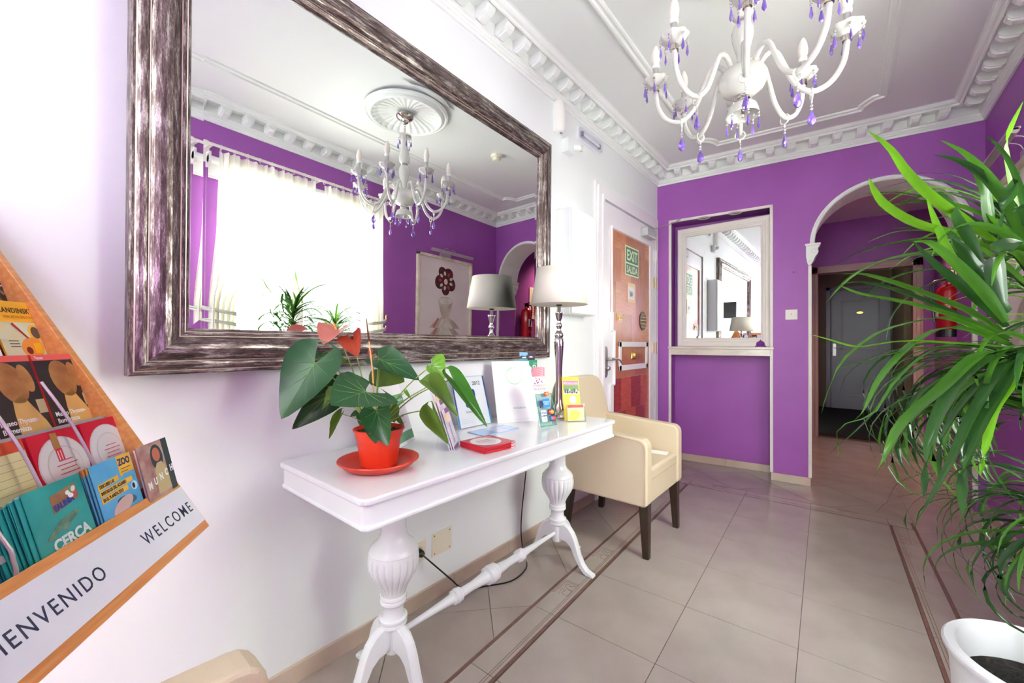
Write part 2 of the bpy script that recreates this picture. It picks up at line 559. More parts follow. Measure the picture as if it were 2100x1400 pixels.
# --- left wall and back wall
struct(B().box((-.2, YN - .2, 0), (0, yb(0, .0) + .02, 3.0)), 'wall_left', WHITE)
b = B()
b.box((-.25, 0, 0), (.12, .35, 3)).box((.12, 0, 2.33), (.945, .35, 3)).box((.12, .22, 0), (.945, .35, 2.33)).box((.945, 0, 0), (1.21, .35, 3))
AC, AZ, AR = 1.67, 1.965, .43
N = 24
for k in range(N):
    a0, a1 = PI * k / N, PI * (k + 1) / N
    p = [(AC + AR * math.cos(a0), AZ + AR * math.sin(a0)), (AC + AR * math.cos(a1), AZ + AR * math.sin(a1))]
    b.prism([p[0], (p[0][0], 3), (p[1][0], 3), p[1]], 0, .35, lambda u, v, h: (u, h, v))
b.box((1.21, 0, 1.965), (1.24, .35, 3)).box((2.10, 0, 1.965), (2.13, .35, 3)).box((2.13, 0, 0), (2.45, .35, 3))
struct(b, 'wall_back', PURP, mw=BM)
# right wall with window opening
WY0, WY1, WZ0, WZ1 = 1.02, 2.26, .92, 2.40
b = B()
b.box((WX, YN - .2, 0), (WX + .22, WY0, 3)).box((WX, WY1, 0), (WX + .22, 6.6, 3)).box((WX, WY0, 0), (WX + .22, WY1, WZ0)).box((WX, WY0, WZ1), (WX + .22, WY1, 3))
struct(b, 'wall_right', PURP)
# front wall behind the camera; its glazed opening is added as a light source
b = B()
b.box((-.2, YN - .15, 0), (1.34, YN, 3)).box((2.10, YN - .15, 0), (WX + .2, YN, 3)).box((1.34, YN - .15, 2.6), (2.10, YN, 3)).box((1.34, YN - .15, 0), (2.10, YN, .08))
struct(b, 'wall_front', WHITE)
ceil = struct(B().box((-.25, YN - .2, ZC), (WX + .25, 4.35, ZC + .12)), 'ceiling', CEIL)
# windows
def win(name, fr, pn):
    o = struct(fr, name, TRIMW, bevel=.004)
    pn.obj('pane', PANE, o)
    return o
b = B()
X0 = WX + .12
b.box((X0, WY0, WZ0), (X0 + .05, WY0 + .06, WZ1)).box((X0, WY1 - .06, WZ0), (X0 + .05, WY1, WZ1)).box((X0, WY0, WZ0), (X0 + .05, WY1, WZ0 + .06)).box((X0, WY0, WZ1 - .08), (X0 + .05, WY1, WZ1)).box((X0, 1.60, WZ0), (X0 + .05, 1.69, WZ1))
win('window_1', b, B().box((X0 + .022, WY0 + .05, WZ0 + .05), (X0 + .026, WY1 - .05, WZ1 - .06)))
b = B()
b.box((1.34, YN - .08, .08), (1.40, YN - .02, 2.6)).box((2.04, YN - .08, .08), (2.10, YN - .02, 2.6)).box((1.34, YN - .08, .08), (2.10, YN - .02, .2)).box((1.34, YN - .08, 2.5), (2.10, YN - .02, 2.6))
win('added_window', b, B().box((1.39, YN - .052, .18), (2.05, YN - .048, 2.52)))  # unseen window, added to go with the front fill lamps

# --- cornice with brackets
def inset(d):
    yl = YN + d
    return [(d, yl), (WX - d, yl), (WX - d, yb(WX - d, -d)), (d, yb(d, -d))]
prof = [(0, 2.692), (.012, 2.692), (.012, 2.708), (.02, 2.711), (.02, 2.722), (.027, 2.726), (.027, 2.738), (.036, 2.743), (.036, 2.802), (.128, 2.802), (.128, 2.783), (.135, 2.779), (.141, 2.783), (.143, 2.793), (.155, 2.797), (.165, 2.808), (.168, 2.816), (.178, 2.8195)]
vs = []
for d, z in prof:
    vs += [(x, y, z) for x, y in inset(d)]
fs = [(i * 4 + k, i * 4 + (k + 1) % 4, (i + 1) * 4 + (k + 1) % 4, (i + 1) * 4 + k) for i in range(len(prof) - 1) for k in range(4)]
corn = struct(B().add(vs, fs), 'trim_1', PLAS)
bb = B()
pl = [(.034, .062), (.034, .008), (.046, 0), (.062, .003), (.082, .006), (.1, .012), (.116, .026), (.124, .04), (.126, .062)]
bb.prism(pl, -.030, .030, lambda u, v, h: (u, h, 2.742 + v))
bb.prism([(.04, .008), (.05, -.006), (.07, -.004), (.1, .004), (.118, .02), (.118, .035), (.05, .02)], -.02, .02, lambda u, v, h: (u, h, 2.742 + v))
for sgn in (-1, 1):
    bb.lathe([(.0, -.006), (.011, -.006), (.011, .006), (0, .006)], 10, (.052, sgn * .026, 2.752), (Vector((1, 0, 0)), Vector((0, 0, 1)), Vector((0, 1, 0))))
proto = bb.obj('bracket', PLAS, corn, bevel=.003)
first = True
def bracket(x, y, rot):
    global first
    o = proto if first else proto.copy()
    if not first: COL.objects.link(o)
    first = False
    o.parent = corn
    o.location = (x, y, 0)
    o.rotation_euler = (0, 0, rot)
for k in range(-24, 17): bracket(0, 1.434 + .145 * k, 0) if 1.434 + .145 * k > YN + .1 else None
for k in range(-24, 17): bracket(WX, 1.62 + .15 * k, PI) if 1.62 + .15 * k > YN + .1 else None
for k in range(14): 
    s_ = .062 + .146 * k
    q = bp(s_, 0, 0); bracket(q.x, q.y, -PI / 2 + BW)
for k in range(14): bracket(.1 + .15 * k, YN, PI / 2)

# --- ceiling panel moulding (closed sweep)
def fy(x): return 3.607 + .107 * x
path = [(.50, 3.53), (.535, 3.535), (.565, 3.56), (.59, 3.60), (.605, fy(.605))]
path += [(1.515, fy(1.515)), (1.53, 3.72), (1.555, 3.685), (1.585, 3.655), (1.63, 3.65)]
path += [(1.63, .18), (1.59, .175), (1.555, .15), (1.535, .12), (1.52, .08), (.61, .08), (.595, .12), (.575, .15), (.54, .175), (.50, .18)]
pp = [(-.030, 0), (-.026, -.009), (-.016, -.013), (-.012, -.008), (-.002, -.010), (.004, -.020), (.014, -.021), (.020, -.012), (.028, -.009), (.030, 0)]
n = len(path)
vs = []
for i in range(n):
    p0, p1, p2 = Vector(path[i - 1]), Vector(path[i]), Vector(path[(i + 1) % n])
    d = ((p1 - p0).normalized() + (p2 - p1).normalized()).normalized()
    nn = Vector((d.y, -d.x))
    k = 1 / max(.55, nn.dot(Vector(((p2 - p1).normalized().y, -(p2 - p1).normalized().x))))
    for a, z in pp:
        vs.append((p1.x - nn.x * a * k, p1.y - nn.y * a * k, ZC + z))
m = len(pp)
fs = [(i * m + j, ((i + 1) % n) * m + j, ((i + 1) % n) * m + j + 1, i * m + j + 1) for i in range(n) for j in range(m - 1)]
struct(B().add(vs, fs), 'trim_2', PLAS)

# --- baseboards, each tile a piece
def skirt(name, p, q, first_len=.2, h=.066, th=.011):
    p, q = Vector((*p, 0)), Vector((*q, 0))
    L = (q - p).length
    d = (q - p) / L
    nrm = Vector((-d.y, d.x, 0))
    base = struct(B().obox(p + Vector((0, 0, h * .48)) + nrm * .002, q + Vector((0, 0, h * .48)) + nrm * .002, .006, h * .9), name, GROUT)
    s_ = 0
    e = first_len
    while s_ < L - .01:
        e = min(e, L)
        a, c_ = p + d * (s_ + .0008), p + d * (e - .0008)
        B().obox(a + nrm * th / 2 + Vector((0, 0, h / 2)), c_ + nrm * th / 2 + Vector((0, 0, h / 2)), th, h).obj('tile', SKIRT, base, bevel=.0015, seg=1)
        s_, e = e, e + .404
skirt('baseboard_left', (0, 2.68), (0, YN), .404 - .24)
def bq(s_, d): 
    v = bp(s_, d, 0); return (v.x, v.y)
skirt('baseboard_back', bq(.945, .22), bq(.12, .22), .37)
skirt('baseboard_pillar', bq(1.215, 0), bq(.94, 0), .5)
skirt('baseboard_corner', bq(.12, 0), bq(0.0, 0), .5)
skirt('baseboard_right', (WX, YN), (WX, 6.34), .3)

# --- niche: white edging, marble sill, square return
b = B()
for a, c_ in (((.108, -.006, .066), (.132, .012, 2.345)), ((.933, -.006, .066), (.957, .012, 2.345)), ((.108, -.006, 2.322), (.957, .012, 2.345))):
    b.box(a, c_)
struct(b, 'trim_3', TRIMW, mw=BM, bevel=.003)
SILL = M('marble_sill', (226, 218, 208), .2, rgb2=(196, 186, 176), nscale=5, stretch=(1, 1, 3), thr=(.4, .75))
b = B().box((.105, -.022, 1.108), (.962, .22, 1.128)).box((.128, -.01, 1.05), (.938, .215, 1.108))
struct(b, 'trim_4', SILL, mw=BM, bevel=.003)
# arch: white ring, lining, edge strips and corbels
b = B()
ringp = [(.428, .35), (.428, -.002), (.436, -.012), (.446, -.012), (.449, -.006), (.456, -.006), (.462, 0.0)]
n = 32
vs, fs = [], []
for k in range(n + 1):
    a = PI * k / n
    for r_, d in ringp:
        vs.append((AC + r_ * math.cos(a), d, AZ + r_ * math.sin(a)))
m = len(ringp)
fs = [(k * m + j, (k + 1) * m + j, (k + 1) * m + j + 1, k * m + j + 1) for k in range(n) for j in range(m - 1)]
arch = struct(B().add(vs, fs), 'trim_5', PLAS, mw=BM, smooth=False)
struct(B().box((1.198, -.006, .066), (1.222, .02, 1.80)).box((2.118, -.006, .066), (2.142, .02, 1.80)), 'trim_6', TRIMW, mw=BM, bevel=.003)
def corbel(s0, sg):
    b = B()
    pl = [(-.022, 0), (.066, 0), (.066, -.022), (.058, -.03), (.056, -.045), (.062, -.06), (.056, -.08), (.04, -.1), (.03, -.125), (.022, -.15), (.006, -.168), (-.01, -.165), (-.016, -.14), (-.022, -.1)]
    b.prism([(s0 + sg * u, AZ + v) for u, v in pl], -.02, .35, lambda u, v, h: (u, h, v))
    b.prism([(s0 + sg * u, AZ + v) for u, v in ((-.028, .008), (.074, .008), (.074, -.01), (-.028, -.01))], -.028, .35, lambda u, v, h: (u, h, v))
    for dz, r_ in ((-.055, .018), (-.14, .013)):
        b.lathe([(0, -.008), (r_, -.008), (r_ * .6, -.012), (r_ * .55, 0)], 14, (s0 + sg * .03 * (1 if dz > -.1 else .2), -.02, AZ + dz), (Vector((1, 0, 0)), Vector((0, 0, 1)), Vector((0, 1, 0))))
    b.obj('corbel', PLAS, arch, bevel=.003)
corbel(1.205, 1)
corbel(2.135, -1)
# passage beyond the arch and the dark room behind it
HALLP = PURP
b = B()
b.box((.9, 4.4, 0), (1.06, 6.4, 2.9))
struct(b, 'wall_passage', HALLP)
b = B().box((.9, 6.38, 0), (1.12, 6.5, 2.9)).box((2.03, 6.38, 0), (WX + .2, 6.5, 2.9)).box((1.12, 6.38, 2.06), (2.03, 6.5, 2.9))
struct(b, 'wall_passage_end', HALLP)
struct(B().box((.9, 4.3, 2.66), (WX + .2, 6.5, 2.75)), 'ceiling_passage', CEIL)
b = B()
MAUVE = M('mauve_door_frame', (188, 158, 150), .4)
for k, (w, d) in enumerate(((.085, .012), (.065, .02), (.03, .028))):
    b.box((1.13 - w + .02, 6.38 - d, 0), (1.15, 6.39, 2.04 + w)).box((2.0, 6.38 - d, 0), (2.0 + w, 6.39, 2.04 + w)).box((1.13 - w + .02, 6.38 - d, 2.04), (2.0 + w, 6.39, 2.04 + w))
b.box((1.12, 6.38, 0), (1.15, 6.52, 2.06)).box((2.0, 6.38, 0), (2.03, 6.52, 2.06)).box((1.12, 6.38, 2.04), (2.03, 6.52, 2.06))
struct(b, 'door_2', MAUVE, bevel=.003, label='pinkish brown moulded door frame at the end of the passage beyond the arch')
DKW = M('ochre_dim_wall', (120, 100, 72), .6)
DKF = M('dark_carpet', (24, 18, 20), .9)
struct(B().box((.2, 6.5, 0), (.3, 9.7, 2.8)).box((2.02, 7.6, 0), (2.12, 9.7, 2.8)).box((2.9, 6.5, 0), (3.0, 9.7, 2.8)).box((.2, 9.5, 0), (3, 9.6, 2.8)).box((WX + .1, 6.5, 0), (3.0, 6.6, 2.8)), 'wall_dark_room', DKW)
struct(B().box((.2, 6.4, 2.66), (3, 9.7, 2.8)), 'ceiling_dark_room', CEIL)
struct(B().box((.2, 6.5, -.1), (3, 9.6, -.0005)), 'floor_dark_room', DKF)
# grey panelled room door seen through the passage
GD = M('grey_lacquered_door', (136, 130, 140), .35)
d = thing('panelled_door', 'grey two-panel interior door in the dark room beyond the arch', 'door', (1.6, 9.47, 0))
B().box((-.40, -.02, 0), (.40, .03, 2.13)).obj('door_leaf', GD, d, bevel=.003)
for z0, z1 in ((.22, .86), (1.06, 1.95)):
    b = B()
    for a, c_ in (((-.26, -.03, z0), (-.235, -.02, z1)), ((.235, -.03, z0), (.26, -.02, z1)), ((-.26, -.03, z0), (.26, -.02, z0 + .025)), ((-.26, -.03, z1 - .025), (.26, -.02, z1))): b.box(a, c_)
    b.obj('panel', GD, d, bevel=.004)
B().box((-.475, -.012, 0), (-.41, .03, 2.2)).box((.41, -.012, 0), (.475, .03, 2.2)).box((-.475, -.012, 2.14), (.475, .03, 2.2)).obj('door_casing', GD, d, bevel=.004)
h = B().box((-.375, -.032, .95), (-.33, -.02, 1.17)).tube([(-.35, -.03, 1.09), (-.35, -.075, 1.09), (-.235, -.075, 1.09)], .009).obj('door_handle', CHROME, d)
B().prism(ell(0, 1.72, .045, .02), -.034, -.03, lambda u, v, h_: (u, h_, v)).obj('number_plate', BRASS, d)

# ================================================================== THINGS ON THE LEFT WALL
# big mirror: local x along the wall (far end +), local y up, local z out of the wall
MD, MT = R(1.6), R(.4)
Yl = Vector((-math.sin(MD), math.cos(MD), 0))
Zn = Vector((math.cos(MD) * math.cos(MT), math.sin(MD) * math.cos(MT), -math.sin(MT)))
Ul = Zn.cross(Yl)
mir = thing('wall_mirror', 'huge mirror in a distressed silver frame above the white console table', 'mirror',
            mw=MF((.047, 1.115, 1.722), Yl, Ul, Zn))
HW, HH = .953, .655
def mring(prof, name, mat, parent, uvs=True, hw=HW, hh=HH):
    """four mitred mouldings; prof: (inset from the outer edge, height)"""
    out = []
    n = len(prof)
    for side in range(4):
        vs, uv = [], []
        acc = [0]
        for i in range(1, n): acc.append(acc[-1] + math.hypot(prof[i][0] - prof[i - 1][0], prof[i][1] - prof[i - 1][1]))
        N = 1
        for e in (0, 1):
            for i, (d, z) in enumerate(prof):
                c = [(-hw + d, -hh + d), (hw - d, -hh + d), (hw - d, hh - d), (-hw + d, hh - d)]
                p = c[(side + e) % 4]
                vs.append((p[0], p[1], z))
                al = p[0] if side % 2 == 0 else p[1]
                uv.append((al + side * 3.1, acc[i] + side))
        fs = [(i, i + 1, n + i + 1, n + i) for i in range(n - 1)]
        o = B().add(vs, fs).obj(name, mat, parent)
        ul = o.data.uv_layers.new(name='UVMap')
        for pg in o.data.polygons:
            for li in pg.loop_indices:
                ul.data[li].uv = uv[o.data.loops[li].vertex_index]
        out.append(o)
    return out
fp = [(.0, -.03), (0, .012), (.004, .017), (.0095, .017)]
mring(fp, 'frame_edge', FRAME, mir)
mring([(.0095, .017), (.012, .0185)], 'frame_line', FLINE, mir)
mring([(.012, .0185), (.018, .022), (.026, .0245), (.032, .0235), (.035, .0215)], 'frame_bead', FRAME, mir)
mring([(.035, .0215), (.0372, .0225)], 'frame_line', FLINE, mir)
mring([(.0372, .021), (.045, .0265), (.056, .031), (.068, .033), (.08, .0315), (.09, .026), (.096, .019), (.0985, .0165)], 'frame_moulding', FRAME, mir)
mring([(.0985, .0165), (.1, .0185), (.1015, .0185)], 'frame_line', FLINE, mir)
mring([(.1015, .018), (.106, .0185), (.111, .016)], 'frame_bead', FRAME, mir)
mring([(.111, .016), (.1125, .017), (.1135, .016)], 'frame_line', FLINE, mir)
mring([(.1135, .015), (.118, .013), (.122, .006), (.1225, .0)], 'frame_lip', FRAME, mir)
gi, bw_ = .121, .031
B().prism(rect(-HW + gi + bw_, -HH + gi + bw_, HW - gi - bw_, HH - gi - bw_), -.004, .0).obj('mirror_glass', MIRROR, mir)
tl = bw_ * math.tan(R(1.1))
for o in mring([(gi, tl), (gi + bw_, 0)], 'mirror_bevel', MIRROR, mir): pass
B().prism(rect(-HW + .01, -HH + .01, HW - .01, HH - .01), -.028, -.006).obj('backing_board', DARKM, mir)

# protruding white cabinet cover between the mirror and the door
c = thing('meter_cupboard', 'white box cupboard standing proud of the wall between the mirror and the door', 'cupboard', (0, 2.36, 1.34))
B().box((.001, -.18, 0), (.105, .135, .67)).obj('cupboard_box', WHITE, c, bevel=.003)
B().box((.105, -.178, .004), (.12, .133, .666)).obj('door', WHITE, c, bevel=.003)
b = B()
b.box((.001, -.0, .0), (.006, .0, 0))
# chase panel under it with a light switch
s_ = tag(B().box((.0, 2.395, 1.135), (.006, 2.475, 1.225)).box((.006, 2.405, 1.147), (.009, 2.465, 1.213)).obj('light_switch', M('white_switch_plastic', (236, 234, 232), .35), bevel=.0015), 'white light switch on the left wall beside the lamp', 'switch')
b = B().box((0, 2.70, .07), (.014, 2.735, 1.34))
struct(b, 'trim_7', WHITE, bevel=.003)

# alarm siren, junction box with sensor, emergency luminaire
a = thing('alarm_siren', 'white half-round alarm siren high on the left wall below the cornice', 'alarm', (0, 2.19, 2.50))
prof = [(.0, 0), (.03, .004), (.042, .016), (.045, .05), (.045, .16), (.04, .19), (.038, .2)]
B().lathe(prof, 20, (.012, 0, 0)).obj('siren_cover', M('siren_plastic', (234, 232, 228), .4), a, smooth=True)
B().box((0, -.045, .0), (.012, .045, .2)).obj('back_plate', WHITE, a)
B().prism(ell(.03, 0, .008, .012, 8), -.002, .001).obj('siren_mesh', GREYL, a)
j = thing('junction_box', 'small white junction box with a cylindrical sensor beside the mirror top corner', 'box', (0, 2.30, 2.425))
B().box((0, -.055, -.02), (.05, .035, .07)).obj('box_body', WHITE, j, bevel=.004)
B().tube([(.045, .01, .02), (.075, .05, .022)], .02, 14).obj('sensor', WHITE, j, smooth=False)
B().tube([(.075, .05, .022), (.085, .063, .022)], .021, 14).obj('sensor_ring', M('grey_green_ring', (190, 198, 190), .5), j)
e = thing('emergency_light', 'flat emergency luminaire with clear cover high on the left wall before the door', 'light', (0, 2.60, 2.615))
B().prism(rrect(-.165, -.048, .165, .048, .014), 0, .012, lambda u, v, h: (h, u, v)).obj('light_body', M('luminaire_grey', (232, 233, 240), .3), e, bevel=.002)
B().prism(rrect(-.155, -.038, .155, .038, .01), .012, .034, lambda u, v, h: (h, u, v)).obj('clear_cover', glassy('cover_plastic', (.95, .96, .99), .08), e, bevel=.004)
B().tube([(.022, -.12, 0), (.022, .12, 0)], .008, 10).obj('tube_lamp', PAPER, e, smooth=True)
for y in (-.125, .125): B().box((.012, y - .008, -.014), (.03, y + .008, .014)).obj('tube_socket', GREYL, e)

# sockets and plate low on the wall, with the lamp's plug and cord
o = thing('wall_socket', 'ivory power socket low on the wall behind the left table leg', 'socket', (0, 1.098, .245))
IV = M('ivory_plastic', (228, 220, 196), .4)
B().prism(rrect(-.04, -.045, .04, .045, .008), 0, .009, lambda u, v, h: (h, u, v)).obj('socket_plate', IV, o, bevel=.002)
B().prism(ell(0, 0, .024, .024), .009, .0105, lambda u, v, h: (h, u, v)).obj('socket_face', M('ivory_dark', (196, 186, 160), .5), o)
o = thing('blanking_plate', 'ivory blank cover plate with four screws on the wall under the table', 'cover plate', (0, 1.235, .24))
B().box((0, -.058, -.052), (.005, .058, .052)).obj('plate', IV, o, bevel=.0015)
for y in (-.045, .045):
    for z in (-.04, .04): B().lathe([(0, 0), (.0035, 0), (.003, .0015), (0, .0015)], 10, (.005, y, z), (Vector((0, 1, 0)), Vector((0, 0, 1)), Vector((1, 0, 0)))).obj('screw', BRASS, o)
cord = thing('lamp_cord', 'black lamp cord plugged in and trailing along the floor under the table', 'cord', (0, 1.098, .245))
B().tube([(.011, .0, 0), (.03, .002, -.002), (.038, .006, -.008)], [.017, .015, .009], 12).obj('plug', BLACK, cord, smooth=True)
pts = bez([(.036, .006, -.008), (.06, .04, -.05), (.075, .13, -.15), (.085, .2, -.222), (.12, .3, -.2415), (.19, .42, -.2415), (.17, .56, -.2415), (.07, .66, -.2415), (.03, .69, -.12), (.03, .72, .1), (.035, .78, .4), (.09, .83, .51)], 60)
B().tube(pts, .0035, 6).obj('cable', BLACK, cord, smooth=True)

# ------------------------------------------------------------------ entrance door on the left wall
def wl(u, v, h): return (h, u, v)
dr = bpy.data.objects.new('door_1', None)
COL.objects.link(dr)
dr['kind'] = 'structure'
dr['label'] = 'white exit door with parquet-like wooden panel at the far end of the left wall'
LEAFW = M('white_door_gloss', (240, 237, 240), .25, coat=.3)
b = B()
for w, d in ((.13, .012), (.10, .022), (.045, .03)):
    x_ = d - .0115
    b.box((x_, 2.80 - w + .02, .0), (d, 2.805, 2.245 + w - .01)).box((x_, 3.845, 0), (d, 3.845 + w * .9, 2.245 + w - .01)).box((x_, 2.8052, 2.25), (d, 3.8448, 2.245 + w - .01))
b.obj('door_casing', LEAFW, dr)
B().box((-.02, 2.81, .006), (.012, 3.84, 2.243)).obj('door_leaf', LEAFW, dr, bevel=.003)
# white beading round the stepped wooden panel
po = [(2.935, 2.07), (3.725, 2.07), (3.725, .07), (2.915, .07), (2.915, .83), (2.985, .83), (2.985, 1.255), (2.935, 1.255)]
b = B()
for i in range(len(po)):
    p, q = po[i], po[(i + 1) % len(po)]
    b.obox((.017, p[0], p[1]), (.017, q[0], q[1]), .014, .022, up=Vector((1, 0, 0)))
b.obj('panel_beading', LEAFW, dr, bevel=.003)
WOODS = [M('parquet_a', (190, 122, 84), .3, rgb2=(172, 100, 64), nscale=4, stretch=(1, 14, 2), coat=.3), M('parquet_b', (204, 140, 98), .3, rgb2=(188, 116, 78), nscale=4, stretch=(1, 2, 14), coat=.3), M('parquet_c', (178, 106, 70), .3, rgb2=(158, 84, 52), nscale=4, stretch=(1, 10, 3), coat=.3)]
WOODL = [M('parquet_low_a', (166, 62, 32), .28, rgb2=(136, 42, 22), nscale=4, stretch=(1, 3, 10), coat=.3), M('parquet_low_b', (196, 92, 50), .28, rgb2=(172, 70, 36), nscale=4, stretch=(1, 3, 12), coat=.3)]
rw = random.Random(3)
z = .08
ri = 0
while z < 2.05:
    hgt = min(.255 if ri % 2 else .27, 2.06 - z)
    ys = [2.925, 3.12, 3.32, 3.52, 3.72] if ri % 2 == 0 else [2.925, 3.02, 3.22, 3.42, 3.62, 3.72]
    for k in range(len(ys) - 1):
        y0, y1 = ys[k], ys[k + 1]
        if z + hgt > .83 and z < 1.255 and y0 < 2.985: y0 = 2.99
        mt = WOODL[(k + ri) % 2] if z < .8 else WOODS[rw.randrange(3)]
        B().box((.012, y0 + .0006, z + .0006), (.0135 + rw.random() * .0006, y1 - .0006, z + hgt - .0006)).obj('wood_block', mt, dr)
    z += hgt
    ri += 1
# letter flap
b = B()
for a_, c_ in (((.013, 3.065, 1.125), (.026, 3.67, 1.17)), ((.013, 3.065, .932), (.026, 3.67, .977)), ((.013, 3.065, .932), (.026, 3.108, 1.17)), ((.013, 3.627, .932), (.026, 3.67, 1.17))): b.box(a_, c_)
b.obj('letter_frame', LEAFW, dr, bevel=.004)
b = B()
for k in range(5):
    b.lathe([(0, 0), (.011, 0), (.009, .03 + .012 * math.sin(PI * (k + 1) / 6)), (0, .055)], 8, (.018, 3.325 + k * .017, 1.03))
b.box((.014, 3.315, 1.02), (.022, 3.405, 1.034))
b.obj('brass_ornament', BRASS, dr, smooth=True)
gr = B().prism(ell(3.57, 1.36, .078, .085, 24), .013, .020, wl).obj('round_grille', DARKM, dr, bevel=.002)
b = B()
for k in range(5):
    for j_ in range(5):
        u, v = 3.57 + (k - 2) * .027, 1.36 + (j_ - 2) * .029
        if math.hypot((u - 3.57) / .07, (v - 1.36) / .077) < 1: b.lathe([(0, 0), (.009, 0), (.005, .005), (0, .006)], 8, (.02, u, v), (Vector((0, 1, 0)), Vector((0, 0, 1)), Vector((1, 0, 0))))
b.obj('grille_rosettes', BRASS, gr)
# room number plaque "3A"-like brass figure and notices
def wall_mat(y, z, x=.0145): return MF((x, y, z), (0, 1, 0), (0, 0, 1), (1, 0, 0))
def wthing(name, label, cat, y, z, x=.0145, group=None): return thing(name, label, cat, mw=wall_mat(y, z, x), group=group)
GREENS = P((58, 118, 92), .4)
PALE = M('photoluminescent_pale', (222, 230, 190), .45)
ex = wthing('exit_sign', 'green EXIT and SALIDA sign on the wooden panel of the exit door', 'sign', 3.192, 1.728, .0146)
B().box((0, 0, 0), (.276, .25, .003)).obj('sign_board', PALE, ex)
patch(ex, rect(.012, .112, .264, .238), .003, GREENS)
patch(ex, rect(.012, .012, .264, .098), .003, GREENS)
text(ex, 'EXIT', .125, .138, .132, .0034, PALE, align='CENTER', bold=.003, sx=.86)
text(ex, 'SALIDA', .085, .138, .026, .0034, PALE, align='CENTER', bold=.002, sx=.8)
no = wthing('door_notice', 'small yellow-bordered notice with a hand symbol taped under the exit sign', 'notice', 3.24, 1.505)
B().box((0, 0, 0), (.155, .165, .0012)).obj('sheet', P((232, 196, 140)), no)
patch(no, rect(.016, .03, .139, .135), .0012, PAPER)
patch(no, rect(.03, .04, .125, .1), .0015, P((206, 210, 214)))
patch(no, [(.05, .055), (.07, .05), (.1, .06), (.108, .075), (.095, .088), (.075, .086), (.066, .095), (.056, .092)], .0018, P((60, 58, 60)))
pq = wthing('brass_plaque', 'tiny openwork brass plaque at eye level on the exit door', 'plaque', 3.03, 1.325)
B().prism(rrect(0, 0, .10, .075, .01), 0, .002).obj('plaque_back', P((206, 160, 116)), pq)
for k in range(2):
    B().ring((.032 + .036 * k, .038, .004), .016, .004, Vector((1, 0, 0)), Vector((0, 1, 0)), 14, 6).obj('brass_figure', BRASS, pq, smooth=True)
# handle set, hinges, closer
hd = bpy.data.objects.new('door_handle', None); COL.objects.link(hd); hd.parent = dr
B().prism(rrect(2.812, .893, 2.872, 1.132, .028), .012, .02, wl).obj('handle_plate', CHROME, hd, bevel=.002)
B().tube(bez([(.02, 2.842, 1.035), (.055, 2.845, 1.036), (.066, 2.87, 1.036), (.066, 2.94, 1.034), (.06, 3.0, 1.022), (.058, 3.04, 1.0)], 18), [.011] * 6 + [.01] * 6 + [.008] * 7, 10).obj('lever', CHROME, hd, smooth=True)
B().lathe([(0, 0), (.018, 0), (.018, .02), (.013, .03), (0, .03)], 16, (.02, 2.845, .965), (Vector((0, 1, 0)), Vector((0, 0, 1)), Vector((1, 0, 0)))).obj('thumb_turn', CHROME, hd, smooth=False)
for z_, m_ in ((1.99, LEAFW), (1.735, BRASS), (1.115, BRASS)):
    B().lathe([(0, -.062), (.004, -.06), (.009, -.05), (.009, .05), (.004, .06), (0, .062)], 12, (.026, 3.862, z_)).box((.012, 3.835, z_ - .05), (.02, 3.862, z_ + .05)).obj('hinge', m_, dr, smooth=False)
cl = thing('door_closer', 'grey door closer with a long arm at the top of the exit door', 'door closer', (0, 3.64, 2.155))
B().box((.012, -.11, -.035), (.075, .11, .04)).obj('closer_body', M('closer_grey', (190, 190, 194), .35, metal=.3), cl, bevel=.006)
B().lathe([(0, 0), (.013, 0), (.013, .015), (0, .015)], 12, (.05, .06, .04)).obj('pivot', CHROME, cl)
B().obox((.05, .06, .052), (.19, .30, .15), .022, .006).obox((.19, .30, .15), (.235, .27, .165), .02, .006).obj('arm', CHROME, cl)
# ------------------------------------------------------------------ niche mirror, bell, downlights
nm = thing('niche_mirror', 'rectangular mirror in a white moulded frame standing on the marble ledge of the niche', 'mirror',
           mw=MF((.545, 4.112, 1.129), (math.cos(R(-.35)), math.sin(R(-.35)), 0), (0, .004, 1), Vector((math.cos(R(-.35)), math.sin(R(-.35)), 0)).cross(Vector((0, .004, 1)))))
hw, H = .392, 1.142
def fring(prof, name, mat, parent):
    for side in range(4):
        vs = []
        for e_ in (0, 1):
            for d, z in prof:
                c = [(-hw + d, d), (hw - d, d), (hw - d, H - d), (-hw + d, H - d)]
                p = c[(side + e_) % 4]
                vs.append((p[0], p[1], z))
        k = len(prof)
        B().add(vs, [(i, i + 1, k + i + 1, k + i) for i in range(k - 1)]).obj(name, mat, parent)
fring([(0, -.02), (0, .016), (.008, .02), (.028, .016), (.044, .014), (.048, .019), (.062, .018), (.066, .012), (.078, .010), (.082, .0)], 'mirror_frame', TRIMW, nm)
B().prism(rect(-hw + .08, .08, hw - .08, H - .08), -.004, 0.001).obj('mirror_glass', MIRROR, nm)
B().prism(rect(-hw + .004, .004, hw - .004, H - .004), -.018, -.006).obj('backing_board', DARKM, nm)
bl = thing('counter_bell', 'small purple domed bell on the right end of the marble ledge', 'bell', tuple(bp(.865, .018, 1.1285)))
PB = M('purple_bell', (118, 44, 140), .3)
B().lathe([(0, 0), (.043, 0), (.043, .008), (.036, .014), (0, .014)], 20).obj('bell_base', PB, bl)
B().lathe([(.03, .014), (.034, .02), (.03, .036), (.016, .05), (.004, .054), (.004, .064), (0, .065)], 20).obj('bell_dome', PB, bl, smooth=True)
